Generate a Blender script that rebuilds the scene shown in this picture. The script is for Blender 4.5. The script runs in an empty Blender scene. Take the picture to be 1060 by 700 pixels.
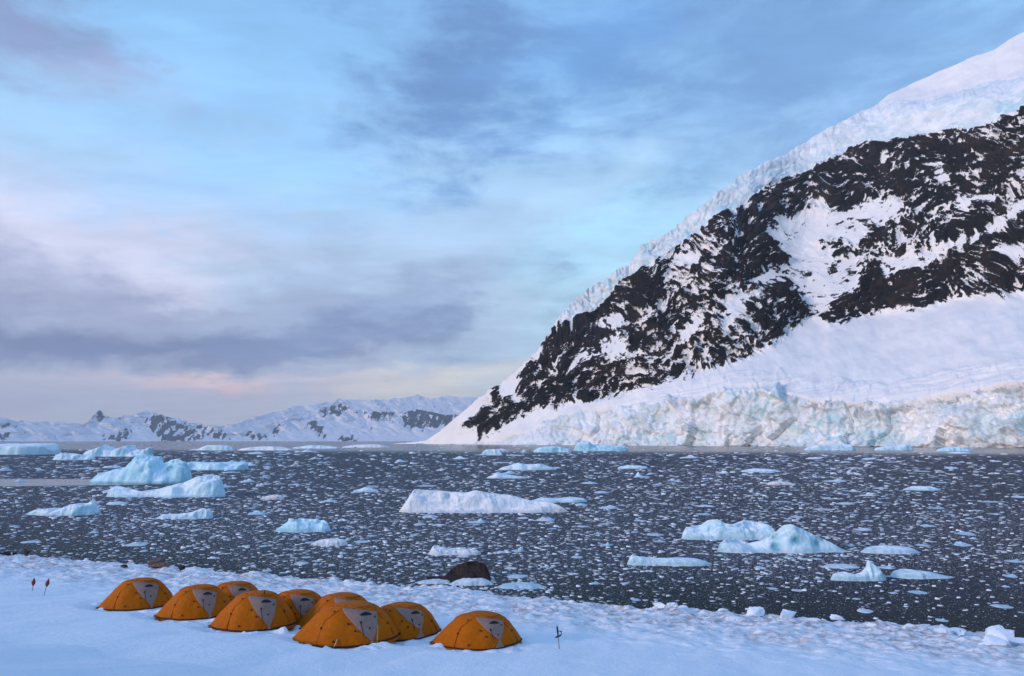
import bpy, bmesh, math, random
import numpy as np
from mathutils import Vector, Matrix

random.seed(7)
rng = np.random.default_rng(11)
sc = bpy.context.scene
COL = sc.collection
R = math.radians

# ------------------------------------------------------------------ camera geometry
CAMZ = 10.0
FPX = 24.0 / 36.0 * 1060.0
HORIZON = 456.5
PITCH = math.atan((HORIZON - 350.0) / FPX)
cp, sp = math.cos(PITCH), math.sin(PITCH)


def ray(px, py):
    cx = (np.asarray(px, float) - 530.0) / FPX
    cy = (350.0 - np.asarray(py, float)) / FPX
    return cx, cp - sp * cy, sp + cp * cy          # world direction x, y, z


def azel(px, py):
    x, y, z = ray(px, py)
    return np.arctan2(x, y), np.arctan2(z, np.hypot(x, y))


def to_px(az, el):
    x, y, z = np.sin(az) * np.cos(el), np.cos(az) * np.cos(el), np.sin(el)
    f = y * cp + z * sp
    u = -y * sp + z * cp
    return 530.0 + FPX * x / f, 350.0 - FPX * u / f


def on_water(px, py, z0=0.0):
    x, y, z = ray(px, py)
    t = (z0 - CAMZ) / z
    return x * t, y * t


# ------------------------------------------------------------------ numpy noise
def _h(ix, iy, iz, seed):
    h = (ix.astype(np.int64) * 374761393 + iy.astype(np.int64) * 668265263
         + iz.astype(np.int64) * 2147483647 + seed * 1274126177) & 0xFFFFFFFF
    h = ((h ^ (h >> 13)) * 1274126177) & 0xFFFFFFFF
    h = ((h ^ (h >> 16)) * 2246822519) & 0xFFFFFFFF
    return ((h ^ (h >> 15)) & 0xFFFFFF) / float(0xFFFFFF)


def vnoise(x, y, z=None, seed=0):
    x = np.asarray(x, float)
    y = np.asarray(y, float)
    z = np.zeros_like(x) if z is None else np.asarray(z, float)
    x0, y0, z0 = np.floor(x), np.floor(y), np.floor(z)
    fx, fy, fz = x - x0, y - y0, z - z0
    fx = fx * fx * fx * (fx * (fx * 6 - 15) + 10)
    fy = fy * fy * fy * (fy * (fy * 6 - 15) + 10)
    fz = fz * fz * fz * (fz * (fz * 6 - 15) + 10)
    out = 0.0
    for dz in (0, 1):
        wz = fz if dz else 1 - fz
        for dy in (0, 1):
            wy = fy if dy else 1 - fy
            for dx in (0, 1):
                wx = fx if dx else 1 - fx
                out = out + wx * wy * wz * _h(x0 + dx, y0 + dy, z0 + dz, seed)
    return out * 2 - 1


def fbm(x, y, z=None, octs=5, gain=0.5, seed=0):
    x = np.asarray(x, float); y = np.asarray(y, float)
    z = np.zeros_like(x) if z is None else np.asarray(z, float)
    a, s, n = 1.0, 0.0, 0.0
    for o in range(octs):
        s = s + a * vnoise(x, y, z, seed + o * 17)
        n += a
        a *= gain
        x, y, z = x * 2.03 + 5.1, y * 2.03 + 1.7, z * 2.03 + 9.2
    return s / n * 1.6


def ridged(x, y, z=None, octs=5, gain=0.5, seed=0):
    x = np.asarray(x, float); y = np.asarray(y, float)
    z = np.zeros_like(x) if z is None else np.asarray(z, float)
    a, s, n = 1.0, 0.0, 0.0
    for o in range(octs):
        s = s + a * (1 - 2 * np.abs(vnoise(x, y, z, seed + o * 31)))
        n += a
        a *= gain
        x, y, z = x * 2.07 + 3.3, y * 2.07 + 8.1, z * 2.07 + 4.4
    return s / n


def worley(x, y, seed=0):
    """2-D cells: distance to nearest point, gap to the second, random value of the cell"""
    x0, y0 = np.floor(x), np.floor(y)
    d1 = np.full(x.shape, 9.0); d2 = np.full(x.shape, 9.0); val = np.zeros(x.shape)
    zz = np.zeros_like(x0)
    for dx in (-1, 0, 1):
        for dy in (-1, 0, 1):
            cx, cy = x0 + dx, y0 + dy
            px = cx + _h(cx, cy, zz, seed)
            py = cy + _h(cx, cy, zz, seed + 5)
            v = _h(cx, cy, zz, seed + 9)
            d = np.hypot(x - px, y - py)
            near = d < d1
            d2 = np.where(near, d1, np.minimum(d2, d))
            val = np.where(near, v, val)
            d1 = np.where(near, d, d1)
    return d1, d2 - d1, val


def sstep(a, b, x):
    t = np.clip((x - a) / (b - a), 0, 1)
    return t * t * (3 - 2 * t)


def poly_sd(px, py, poly):
    """signed distance to a polygon, positive inside"""
    P = np.asarray(poly, float)
    d = np.full(px.shape, 1e9)
    ins = np.zeros(px.shape, bool)
    for i in range(len(P)):
        a, b = P[i], P[(i + 1) % len(P)]
        e = b - a
        t = np.clip(((px - a[0]) * e[0] + (py - a[1]) * e[1]) / (e @ e + 1e-9), 0, 1)
        d = np.minimum(d, np.hypot(px - a[0] - t * e[0], py - a[1] - t * e[1]))
        c = (a[1] > py) != (b[1] > py)
        with np.errstate(divide='ignore', invalid='ignore'):
            xi = (b[0] - a[0]) * (py - a[1]) / (b[1] - a[1]) + a[0]
        ins ^= c & (px < xi)
    return np.where(ins, d, -d)


# ------------------------------------------------------------------ object helpers
def tag(o, label=None, cat=None, group=None, kind=None):
    if label: o['label'] = label
    if cat: o['category'] = cat
    if group: o['group'] = group
    if kind: o['kind'] = kind
    return o


def link(name, mesh, mat=None, parent=None):
    o = bpy.data.objects.new(name, mesh)
    COL.objects.link(o)
    if mat is not None and len(mesh.materials) == 0:
        mesh.materials.append(mat)
    if parent is not None:
        o.parent = parent
    return o


def mesh_np(name, verts, quads, smooth=True, attrs=None):
    verts = np.ascontiguousarray(verts, np.float32)
    quads = np.ascontiguousarray(quads, np.int32)
    k = quads.shape[1]
    me = bpy.data.meshes.new(name)
    me.vertices.add(len(verts)); me.vertices.foreach_set('co', verts.ravel())
    me.loops.add(quads.size); me.loops.foreach_set('vertex_index', quads.ravel())
    me.polygons.add(len(quads))
    me.polygons.foreach_set('loop_start', np.arange(0, quads.size, k, dtype=np.int32))
    if smooth:
        me.polygons.foreach_set('use_smooth', np.ones(len(quads), bool))
    for n, v in (attrs or {}).items():
        a = me.attributes.new(n, 'FLOAT', 'POINT')
        a.data.foreach_set('value', np.ascontiguousarray(v, np.float32).ravel())
    me.update(calc_edges=True)
    me.validate()
    return me


def grid_quads(nr, nc):
    i = np.arange((nr - 1) * (nc - 1))
    r, c = i // (nc - 1), i % (nc - 1)
    a = r * nc + c
    return np.stack([a, a + 1, a + nc + 1, a + nc], 1)


def sub_mesh(verts, quads, keep, attrs):
    q = quads[keep]
    used = np.unique(q)
    remap = np.full(len(verts), -1, np.int64)
    remap[used] = np.arange(len(used))
    return verts[used], remap[q], {k: v.ravel()[used] for k, v in attrs.items()}


def tube(pts, rad, sides=6, cap=True):
    """a bent round bar as verts, faces"""
    pts = [Vector(p) for p in pts]
    rads = rad if hasattr(rad, '__len__') else [rad] * len(pts)
    vs, fs = [], []
    for i, p in enumerate(pts):
        d = (pts[min(i + 1, len(pts) - 1)] - pts[max(i - 1, 0)]).normalized()
        a = d.cross(Vector((0, 0, 1)) if abs(d.z) < .9 else Vector((1, 0, 0))).normalized()
        b = d.cross(a)
        for k in range(sides):
            t = 2 * math.pi * k / sides
            vs.append(p + (a * math.cos(t) + b * math.sin(t)) * rads[i])
    for i in range(len(pts) - 1):
        for k in range(sides):
            k2 = (k + 1) % sides
            fs.append((i * sides + k, i * sides + k2, (i + 1) * sides + k2, (i + 1) * sides + k))
    if cap:
        fs.append(tuple(range(sides - 1, -1, -1)))
        fs.append(tuple((len(pts) - 1) * sides + k for k in range(sides)))
    return vs, fs


def py_mesh(name, vs, fs, smooth=True):
    me = bpy.data.meshes.new(name)
    me.from_pydata([tuple(v) for v in vs], [], [tuple(f) for f in fs])
    if smooth:
        me.polygons.foreach_set('use_smooth', [True] * len(me.polygons))
    me.update()
    return me


# ------------------------------------------------------------------ materials
def srgb(r, g, b, k=1.0):
    f = lambda c: (c / 255 / 12.92) if c / 255 <= .04045 else ((c / 255 + .055) / 1.055) ** 2.4
    return (f(r) * k, f(g) * k, f(b) * k, 1.0)


class NT:
    def __init__(s, tree):
        s.t = tree
        tree.nodes.clear()

    def n(s, typ, **kw):
        nd = s.t.nodes.new(typ)
        for k, v in kw.items():
            setattr(nd, k, v)
        return nd

    def put(s, sock, v):
        if v is None:
            return
        if isinstance(v, bpy.types.NodeSocket):
            s.t.links.new(v, sock)
        else:
            sock.default_value = v

    def math(s, op, a, b=None, clamp=False):
        nd = s.n('ShaderNodeMath', operation=op, use_clamp=clamp)
        s.put(nd.inputs[0], a); s.put(nd.inputs[1], b)
        return nd.outputs[0]

    def vmath(s, op, a, b=None):
        nd = s.n('ShaderNodeVectorMath', operation=op)
        s.put(nd.inputs[0], a); s.put(nd.inputs[1], b)
        return nd.outputs['Value' if op in ('LENGTH', 'DOT_PRODUCT') else 'Vector']

    def mix(s, f, a, b, blend='MIX'):
        nd = s.n('ShaderNodeMix', data_type='RGBA', blend_type=blend)
        s.put(nd.inputs[0], f); s.put(nd.inputs[6], a); s.put(nd.inputs[7], b)
        return nd.outputs[2]

    def noise(s, vec, scale, detail=4.0, rough=.55, dist=0.0):
        nd = s.n('ShaderNodeTexNoise')
        s.put(nd.inputs['Vector'], vec)
        nd.inputs['Scale'].default_value = scale
        nd.inputs['Detail'].default_value = detail
        nd.inputs['Roughness'].default_value = rough
        nd.inputs['Distortion'].default_value = dist
        return nd.outputs['Fac']

    def rng(s, v, a, b, c=0.0, d=1.0, smooth=True):
        nd = s.n('ShaderNodeMapRange', interpolation_type='SMOOTHSTEP' if smooth else 'LINEAR')
        s.put(nd.inputs['Value'], v)
        for k, x in zip(('From Min', 'From Max', 'To Min', 'To Max'), (a, b, c, d)):
            s.put(nd.inputs[k], x)
        return nd.outputs['Result']

    def mapping(s, vec, loc=(0, 0, 0), rot=(0, 0, 0), scale=(1, 1, 1), typ='POINT'):
        nd = s.n('ShaderNodeMapping', vector_type=typ)
        s.put(nd.inputs[0], vec)
        nd.inputs['Location'].default_value = loc
        nd.inputs['Rotation'].default_value = rot
        nd.inputs['Scale'].default_value = scale
        return nd.outputs[0]

    def attr(s, name):
        return s.n('ShaderNodeAttribute', attribute_name=name).outputs['Fac']

    def bump(s, h, strength, dist, normal=None):
        nd = s.n('ShaderNodeBump')
        nd.inputs['Strength'].default_value = strength
        nd.inputs['Distance'].default_value = dist
        s.put(nd.inputs['Height'], h)
        if normal is not None: s.put(nd.inputs['Normal'], normal)
        return nd.outputs[0]

    def principled(s, color, rough, normal=None, spec=0.3, **kw):
        b = s.n('ShaderNodeBsdfPrincipled')
        s.put(b.inputs['Base Color'], color)
        s.put(b.inputs['Roughness'], rough)
        s.put(b.inputs['Specular IOR Level'], spec)
        if normal is not None: s.put(b.inputs['Normal'], normal)
        for k, v in kw.items(): s.put(b.inputs[k], v)
        o = s.n('ShaderNodeOutputMaterial')
        s.t.links.new(b.outputs[0], o.inputs['Surface'])
        return b


def material(name):
    m = bpy.data.materials.new(name)
    m.use_nodes = True
    return m, NT(m.node_tree)


SNOW = (0.88, 0.89, 0.905, 1)
PI_ = math.pi


def mat_ground():
    m, t = material('beach_snow')
    P = t.n('ShaderNodeNewGeometry').outputs['Position']
    beach = t.attr('beach')
    n1 = t.noise(P, .35, 4); n2 = t.noise(P, 2.2, 5, .6); n3 = t.noise(P, 14, 4, .6)
    stain = t.math('MULTIPLY', t.rng(n2, .42, .64), t.rng(n1, .30, .55))
    stain = t.math('MULTIPLY', stain, beach)
    specks = t.math('MULTIPLY', t.rng(t.noise(P, 3.3, 6, .7), .62, .70), t.math('MULTIPLY', beach, t.rng(n1, .42, .6)))
    c = t.mix(t.rng(n3, .3, .7), (.80, .845, .90, 1), SNOW)
    c = t.mix(t.math('MULTIPLY', beach, .6), c, (.86, .825, .83, 1))
    c = t.mix(t.math('MULTIPLY', stain, .85), c, (.42, .29, .27, 1))
    c = t.mix(t.math('MULTIPLY', specks, .85), c, (.22, .15, .14, 1))
    h = t.math('ADD', t.math('MULTIPLY', n3, .35), t.noise(P, 5, 5, .6))
    t.principled(c, .75, t.bump(h, .55, .09), .2)
    return m


def mat_mountain():
    m, t = material('rock_and_snow')
    P = t.n('ShaderNodeNewGeometry').outputs['Position']
    a = t.attr('rock')
    n = t.math('ADD', t.math('MULTIPLY', t.noise(P, .16, 4, .6), .45), t.math('MULTIPLY', t.noise(t.mapping(P, rot=(0, .5, .4), scale=(1, 1, 1.7)), .5, 4, .65), .55)); nf = t.noise(P, .035, 4, .6)
    f = t.math('ADD', a, t.math('MULTIPLY', t.math('SUBTRACT', n, .5), 3.2))
    f = t.rng(f, -.10, .10)
    brown = t.rng(t.noise(P, .012, 4, .6), .44, .62)
    rock = t.mix(n, (.004, .004, .005, 1), (.020, .018, .0175, 1))
    rock = t.mix(t.math('MULTIPLY', brown, t.rng(nf, .35, .7)), rock, (.046, .028, .022, 1))
    snow = t.mix(t.rng(t.noise(P, .02, 4), .35, .7), (.83, .81, .81, 1), (.90, .88, .86, 1))
    c = t.mix(f, snow, rock)
    rough = t.math('SUBTRACT', .85, t.math('MULTIPLY', f, .1))
    t.principled(c, rough, t.bump(t.math('ADD', n, t.noise(P, .5, 3)), .6, 2.5), .15)
    return m


def mat_ice_cliff(name, dirt_amt, bmp, sc_=.03):
    m, t = material(name)
    P = t.n('ShaderNodeNewGeometry').outputs['Position']
    blue = t.attr('blue'); dirt = t.attr('dirt')
    n1 = t.noise(P, sc_, 5, .62); n2 = t.noise(P, sc_ * 4, 5, .6); n3 = t.noise(P, sc_ * 2.1, 5, .65, .6)
    c = t.mix(t.rng(n1, .38, .62), (.82, .84, .87, 1), (.62, .70, .74, 1))
    c = t.mix(t.math('MULTIPLY', blue, t.rng(n3, .44, .60)), c, (.40, .66, .74, 1))
    d = t.math('MULTIPLY', dirt, t.rng(t.math('ADD', n2, t.math('MULTIPLY', t.math('SUBTRACT', n3, .5), 1.2)), .42, .62))
    c = t.mix(t.math('MULTIPLY', d, dirt_amt), c, (.40, .395, .40, 1))
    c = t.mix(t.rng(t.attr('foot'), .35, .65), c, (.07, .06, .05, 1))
    t.principled(c, .55, t.bump(t.math('ADD', n2, t.noise(P, sc_ * 14, 3)), bmp, .06 / sc_), .3)
    return m


def mat_far():
    m, t = material('far_rock_and_snow')
    P = t.n('ShaderNodeNewGeometry').outputs['Position']
    a = t.attr('rock')
    n = t.noise(P, .012, 5, .65)
    f = t.rng(t.math('ADD', a, t.math('MULTIPLY', t.math('SUBTRACT', n, .5), 1.3)), -.08, .12)
    c = t.mix(f, (.82, .80, .84, 1), t.mix(n, (.012, .015, .024, 1), (.04, .043, .052, 1)))
    t.principled(c, .85, None, .1)
    return m


def mat_ice(name, snow, ice, deep=(.05, .32, .42, 1), scale=.35):
    m, t = material(name)
    tc = t.n('ShaderNodeTexCoord').outputs['Object']
    g = t.n('ShaderNodeNewGeometry')
    P = g.outputs['Position']
    up = t.n('ShaderNodeSeparateXYZ'); t.put(up.inputs[0], g.outputs['Normal'])
    n1 = t.noise(P, scale, 5, .6); n2 = t.noise(P, scale * 5, 4, .6)
    f = t.math('ADD', up.outputs[2], t.math('MULTIPLY', t.math('SUBTRACT', n1, .5), 1.6))
    c = t.mix(t.rng(f, .25, .8), ice, snow)
    c = t.mix(t.math('MULTIPLY', t.rng(n2, .5, .75), .35), c, ice)
    wz = t.n('ShaderNodeSeparateXYZ'); t.put(wz.inputs[0], P)
    wet = t.rng(t.math('ADD', wz.outputs[2], t.math('MULTIPLY', t.math('SUBTRACT', n2, .5), .5)), .55, .12)
    c = t.mix(t.math('MULTIPLY', wet, .55), c, tuple(v * .62 for v in ice[:3]) + (1,))
    c = t.mix(t.attr('deep'), c, deep)
    t.principled(c, .5, t.bump(t.math('ADD', n1, t.math('ADD', n2, t.math('MULTIPLY', t.noise(P, scale * 9, 3), .4))), .5, .12 / scale), .3)
    return m


def mat_water():
    m, t = material('cold_sea_water')
    g = t.n('ShaderNodeNewGeometry')
    P = g.outputs['Position']
    stretched = t.mapping(P, scale=(.35, 1.0, 1))
    n0 = t.noise(P, .9, 4, .6); n1 = t.noise(P, 3.5, 3, .6)
    nl = t.noise(t.mapping(P, scale=(.004, .011, 1)), 1.0, 3, .5)
    sep = t.n('ShaderNodeSeparateXYZ'); t.put(sep.inputs[0], P)
    # smooth slick beyond the brash: out in the left of the bay, and below the ice cliff
    q = t.vmath('LENGTH', t.mapping(P, loc=(-148, 168, 0), rot=(0, 0, R(3)), scale=(80, 17, 1), typ='TEXTURE'))
    slick = t.rng(t.math('ADD', q, t.math('MULTIPLY', t.math('SUBTRACT', nl, .5), .5)), 1.05, .85)
    far = t.rng(t.math('ADD', sep.outputs[1], t.math('MULTIPLY', sep.outputs[0], .30)), 470., 760.)
    slick = t.math('MAXIMUM', slick, t.math('MULTIPLY', far, .8))
    slush = t.math('MULTIPLY', t.rng(t.noise(P, 1.6, 5, .7), .50, .68), t.rng(nl, .25, .65, .35, 1.))
    slush = t.math('MULTIPLY', slush, t.math('SUBTRACT', 1., slick))
    shore = t.math('MULTIPLY', t.rng(t.math('ADD', sep.outputs[1], t.math('MULTIPLY', sep.outputs[0], .372)), 66., 46.), 1.0)
    slush = t.math('MULTIPLY', slush, t.math('SUBTRACT', 1., t.math('MULTIPLY', shore, .8)))
    c = t.mix(shore, (.027, .028, .040, 1), (.020, .025, .024, 1))
    c = t.mix(t.math('MULTIPLY', slush, .6), c, (.15, .155, .19, 1))
    rough = t.math('SUBTRACT', .50, t.math('MULTIPLY', slick, .38))
    spec = t.math('ADD', .10, t.math('MULTIPLY', slick, .42))
    h = t.math('ADD', n0, t.math('MULTIPLY', n1, .35))
    bn = t.n('ShaderNodeBump')
    t.put(bn.inputs['Strength'], t.math('SUBTRACT', .55, t.math('MULTIPLY', slick, .5)))
    bn.inputs['Distance'].default_value = .25
    t.put(bn.inputs['Height'], h)
    t.principled(c, rough, bn.outputs[0], spec, IOR=1.33)
    return m


def mat_brash():
    m, t = material('brash_ice_fragments')
    P = t.n('ShaderNodeNewGeometry').outputs['Position']
    r = t.n('ShaderNodeNewGeometry').outputs['Random Per Island']
    f = t.math('MULTIPLY', t.attr('frost'), t.math('ADD', .45, t.math('MULTIPLY', r, .75)), True)
    c = t.mix(f, (.070, .076, .098, 1), (.84, .87, .91, 1))
    t.principled(c, .5, None, .3)
    return m


def mat_fabric(name, c1, c2, rough=.55, scale=6):
    m, t = material(name)
    P = t.n('ShaderNodeTexCoord').outputs['Object']
    n = t.noise(P, scale, 4, .6)
    c = t.mix(t.rng(n, .3, .7), c1, c2)
    w = t.noise(t.mapping(P, scale=(1, 1, .45)), 3.0, 3, .5, .4)
    t.principled(c, rough, t.bump(t.math('ADD', w, t.math('MULTIPLY', n, .25)), .5, .06), .12)
    return m


def mat_simple(name, c, rough=.6, var=.25, scale=8, spec=.3):
    m, t = material(name)
    P = t.n('ShaderNodeTexCoord').outputs['Object']
    n = t.noise(P, scale, 4, .6)
    d = tuple(v * (1 - var) for v in c[:3]) + (1,)
    t.principled(t.mix(n, d, c), rough, t.bump(n, .3, .02), spec)
    return m


def mat_rock(name, c1, c2):
    m, t = material(name)
    P = t.n('ShaderNodeNewGeometry').outputs['Position']
    n = t.noise(P, 2.2, 6, .65); n2 = t.noise(t.mapping(P, scale=(1, 1, .4)), 5, 5, .65)
    t.principled(t.mix(n2, c1, c2), .7, t.bump(t.math('ADD', n, n2), .9, .18), .3)
    return m


M = dict(
    ground=mat_ground(), mountain=mat_mountain(), water=mat_water(), brash=mat_brash(), far=mat_far(),
    cliff=mat_ice_cliff('glacier_front_ice', .6, .5, .022),
    cap=mat_ice_cliff('hanging_glacier_ice', .2, .3, .018),
    ice_white=mat_ice('iceberg_white', (.88, .86, .86, 1), (.70, .76, .80, 1)),
    ice_mid=mat_ice('iceberg_pale_blue', (.80, .88, .92, 1), (.50, .74, .84, 1)),
    ice_blue=mat_ice('iceberg_blue', (.62, .84, .91, 1), (.36, .67, .80, 1)),
    ice_pink=mat_ice('iceberg_pinkish', (.86, .80, .78, 1), (.68, .66, .66, 1)),
    floe=mat_ice('floe_ice', (.84, .87, .91, 1), (.60, .74, .83, 1), scale=1.2),
    floe_blue=mat_ice('floe_ice_blue', (.70, .84, .91, 1), (.42, .64, .76, 1), scale=1.2),
    block=mat_ice('stranded_ice', (.84, .87, .92, 1), (.66, .74, .82, 1), scale=2.5),
    orange=mat_fabric('orange_tent_fabric', (.40, .090, .0008, 1), (.47, .118, .001, 1), .7),
    grey=mat_fabric('grey_tent_fabric', (.25, .162, .135, 1), (.30, .20, .17, 1), .7),
    sleeve=mat_fabric('pole_sleeve_fabric', (.40, .095, .008, 1), (.46, .12, .01, 1)),
    black=mat_simple('black_fabric', (.012, .012, .014, 1)),
    rope=mat_simple('tan_guy_cord', (.62, .45, .22, 1)),
    red=mat_simple('red_flag_cloth', (.20, .014, .018, 1)),
    darkred=mat_simple('dark_red_fabric', (.20, .03, .01, 1)),
    bamboo=mat_simple('dull_wooden_cane', (.10, .09, .09, 1)),
    boulder=mat_rock('wet_brown_rock', (.014, .010, .009, 1), (.050, .031, .026, 1)),
    shorerock=mat_rock('dark_shore_rock', (.012, .011, .011, 1), (.05, .042, .040, 1)),
    redrock=mat_rock('reddish_shore_rock', (.10, .06, .052, 1), (.24, .155, .135, 1)),
)

# ------------------------------------------------------------------ the shore
A_ = Vector(on_water(0, 578.5)); B_ = Vector(on_water(1060, 667))
AX = (B_ - A_).normalized()
AY = Vector((AX.y, -AX.x))
if AY.dot(-A_) < 0: AY = -AY                       # points inland (towards the camera)
TENT_SPOTS = []


def shore_coords(x, y):
    dx, dy = x - A_.x, y - A_.y
    return dx * AX.x + dy * AX.y, dx * AY.x + dy * AY.y


def ground_z(x, y):
    x = np.asarray(x, float); y = np.asarray(y, float)
    a, s = shore_coords(x, y)
    s = s + .55 * fbm(a * .16, s * .05, octs=4, seed=3) + .35 * fbm(a * .8, s * .3, octs=3, seed=8)
    lip = .21 * sstep(-.15, .3, s) + .14 * sstep(.3, 1.4, s)
    z = np.interp(s, [-8, -.15, 0, 21, 26.5, 42, 120], [-2.2, -.12, 0, 2.75, 3.46, 7.9, 20])
    churn = sstep(18, 9, s) * sstep(-.2, .6, s)
    z = z + lip
    z = z + churn * (.13 * ridged(x * .55, y * .55, octs=5, seed=21) + .10 * fbm(x * 1.5, y * 1.5, octs=4, seed=5)
                     + .10 * np.maximum(0, fbm(x * 2.6, y * 2.6, octs=3, seed=77)))
    z = z + sstep(.0, .5, s) * sstep(4.5, .8, s) * (.26 * np.maximum(0, fbm(x * .62, y * .62, octs=5, gain=.6, seed=88)) + .10 * ridged(x * 1.9, y * 1.9, octs=4, seed=89))
    z = z + .14 * fbm(x * .10, y * .10, octs=3, seed=14) * sstep(6, 16, s) + .012 * fbm(x * 1.3, y * 1.3, octs=3, seed=15)
    return z


def on_ground(px, py):
    x, y, z = (float(v) for v in ray(px, py))
    t = np.arange(8.0, 75.0, .05)
    hit = np.nonzero(CAMZ + z * t < ground_z(x * t, y * t))[0]
    t = float(t[hit[0]]) if len(hit) else 75.0
    return x * t, y * t


aa = np.concatenate([np.linspace(-45, -6, 80, endpoint=False), np.linspace(-6, 84, 760), np.linspace(84.2, 125, 80)])
ss = np.concatenate([np.linspace(-7, -1.5, 14, endpoint=False), np.linspace(-1.5, 27, 330), np.linspace(27.2, 95, 90)])
S, Aa = np.meshgrid(ss, aa, indexing='ij')
X = A_.x + Aa * AX.x + S * AY.x
Y = A_.y + Aa * AX.y + S * AY.y
Z = ground_z(X, Y)
# snow banked against the tents is added once their places are known
ground_grid = (X, Y, Z, S)

# ------------------------------------------------------------------ tents
TH = 1.38


def tent_r(th):
    a, b = 1.45, 1.16
    r = 1 / math.sqrt((math.cos(th) / a) ** 2 + (math.sin(th) / b) ** 2)
    d = lambda c: abs((th - c + math.pi) % (2 * math.pi) - math.pi)
    r += .62 * max(0, 1 - d(math.pi * .97) / .72) ** 1.5      # long pointed vestibule
    r += .30 * max(0, 1 - d(0.0) / .7) ** 1.3
    return r


def dome(th, ph, off=0.0):
    """ph: 0 at the ground, pi/2 at the top"""
    c, s = math.cos(ph), math.sin(ph)
    r0 = tent_r(th)
    base = 1 / math.sqrt((math.cos(th) / 1.45) ** 2 + (math.sin(th) / 1.16) ** 2)
    ext = r0 - base
    r = base * c ** .70 + ext * max(0, 1 - ph / .85) ** 1.7
    sag = 1 - .06 * math.sin(3 * th + .4) ** 2 * math.sin(2 * ph)
    z = TH * s ** .92
    p = Vector((r * sag * math.cos(th), r * sag * math.sin(th), z))
    n = Vector((math.cos(th) * c / 1.2, math.sin(th) * c / 1.0, s / 1.1)).normalized()
    return p + n * off


def patch(corners, n, off):
    """corners a,b (top), d,c (bottom) in (deg th, deg ph); returns a bent sheet with thickness"""
    a, b, c, d = corners
    vs, fs = [], []
    for layer in (off, off - .03):
        for i in range(n + 1):
            for j in range(n + 1):
                u, v = j / n, i / n
                th = (a[0] * (1 - u) + b[0] * u) * (1 - v) + (d[0] * (1 - u) + c[0] * u) * v
                ph = (a[1] * (1 - u) + b[1] * u) * (1 - v) + (d[1] * (1 - u) + c[1] * u) * v
                ph += 4.5 * math.sin(math.pi * u) * (1 - v) ** 2
                th += 2.5 * math.sin(math.pi * v) * (u - .5) * (1 if n > 10 else 0)
                vs.append(dome(R(th), R(ph), layer))
    k = (n + 1) ** 2
    for i in range(n):
        for j in range(n):
            q = i * (n + 1) + j
            fs.append((q, q + n + 1, q + n + 2, q + 1))
            fs.append((k + q, k + q + 1, k + q + n + 2, k + q + n + 1))
    for i in range(n):
        for q0, q1 in ((i, i + 1), ((i + 1) + n * (n + 1), i + n * (n + 1)),
                       ((i + 1) * (n + 1), i * (n + 1)), (i * (n + 1) + n, (i + 1) * (n + 1) + n)):
            fs.append((q0, q1, k + q1, k + q0))
    return vs, fs


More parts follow.
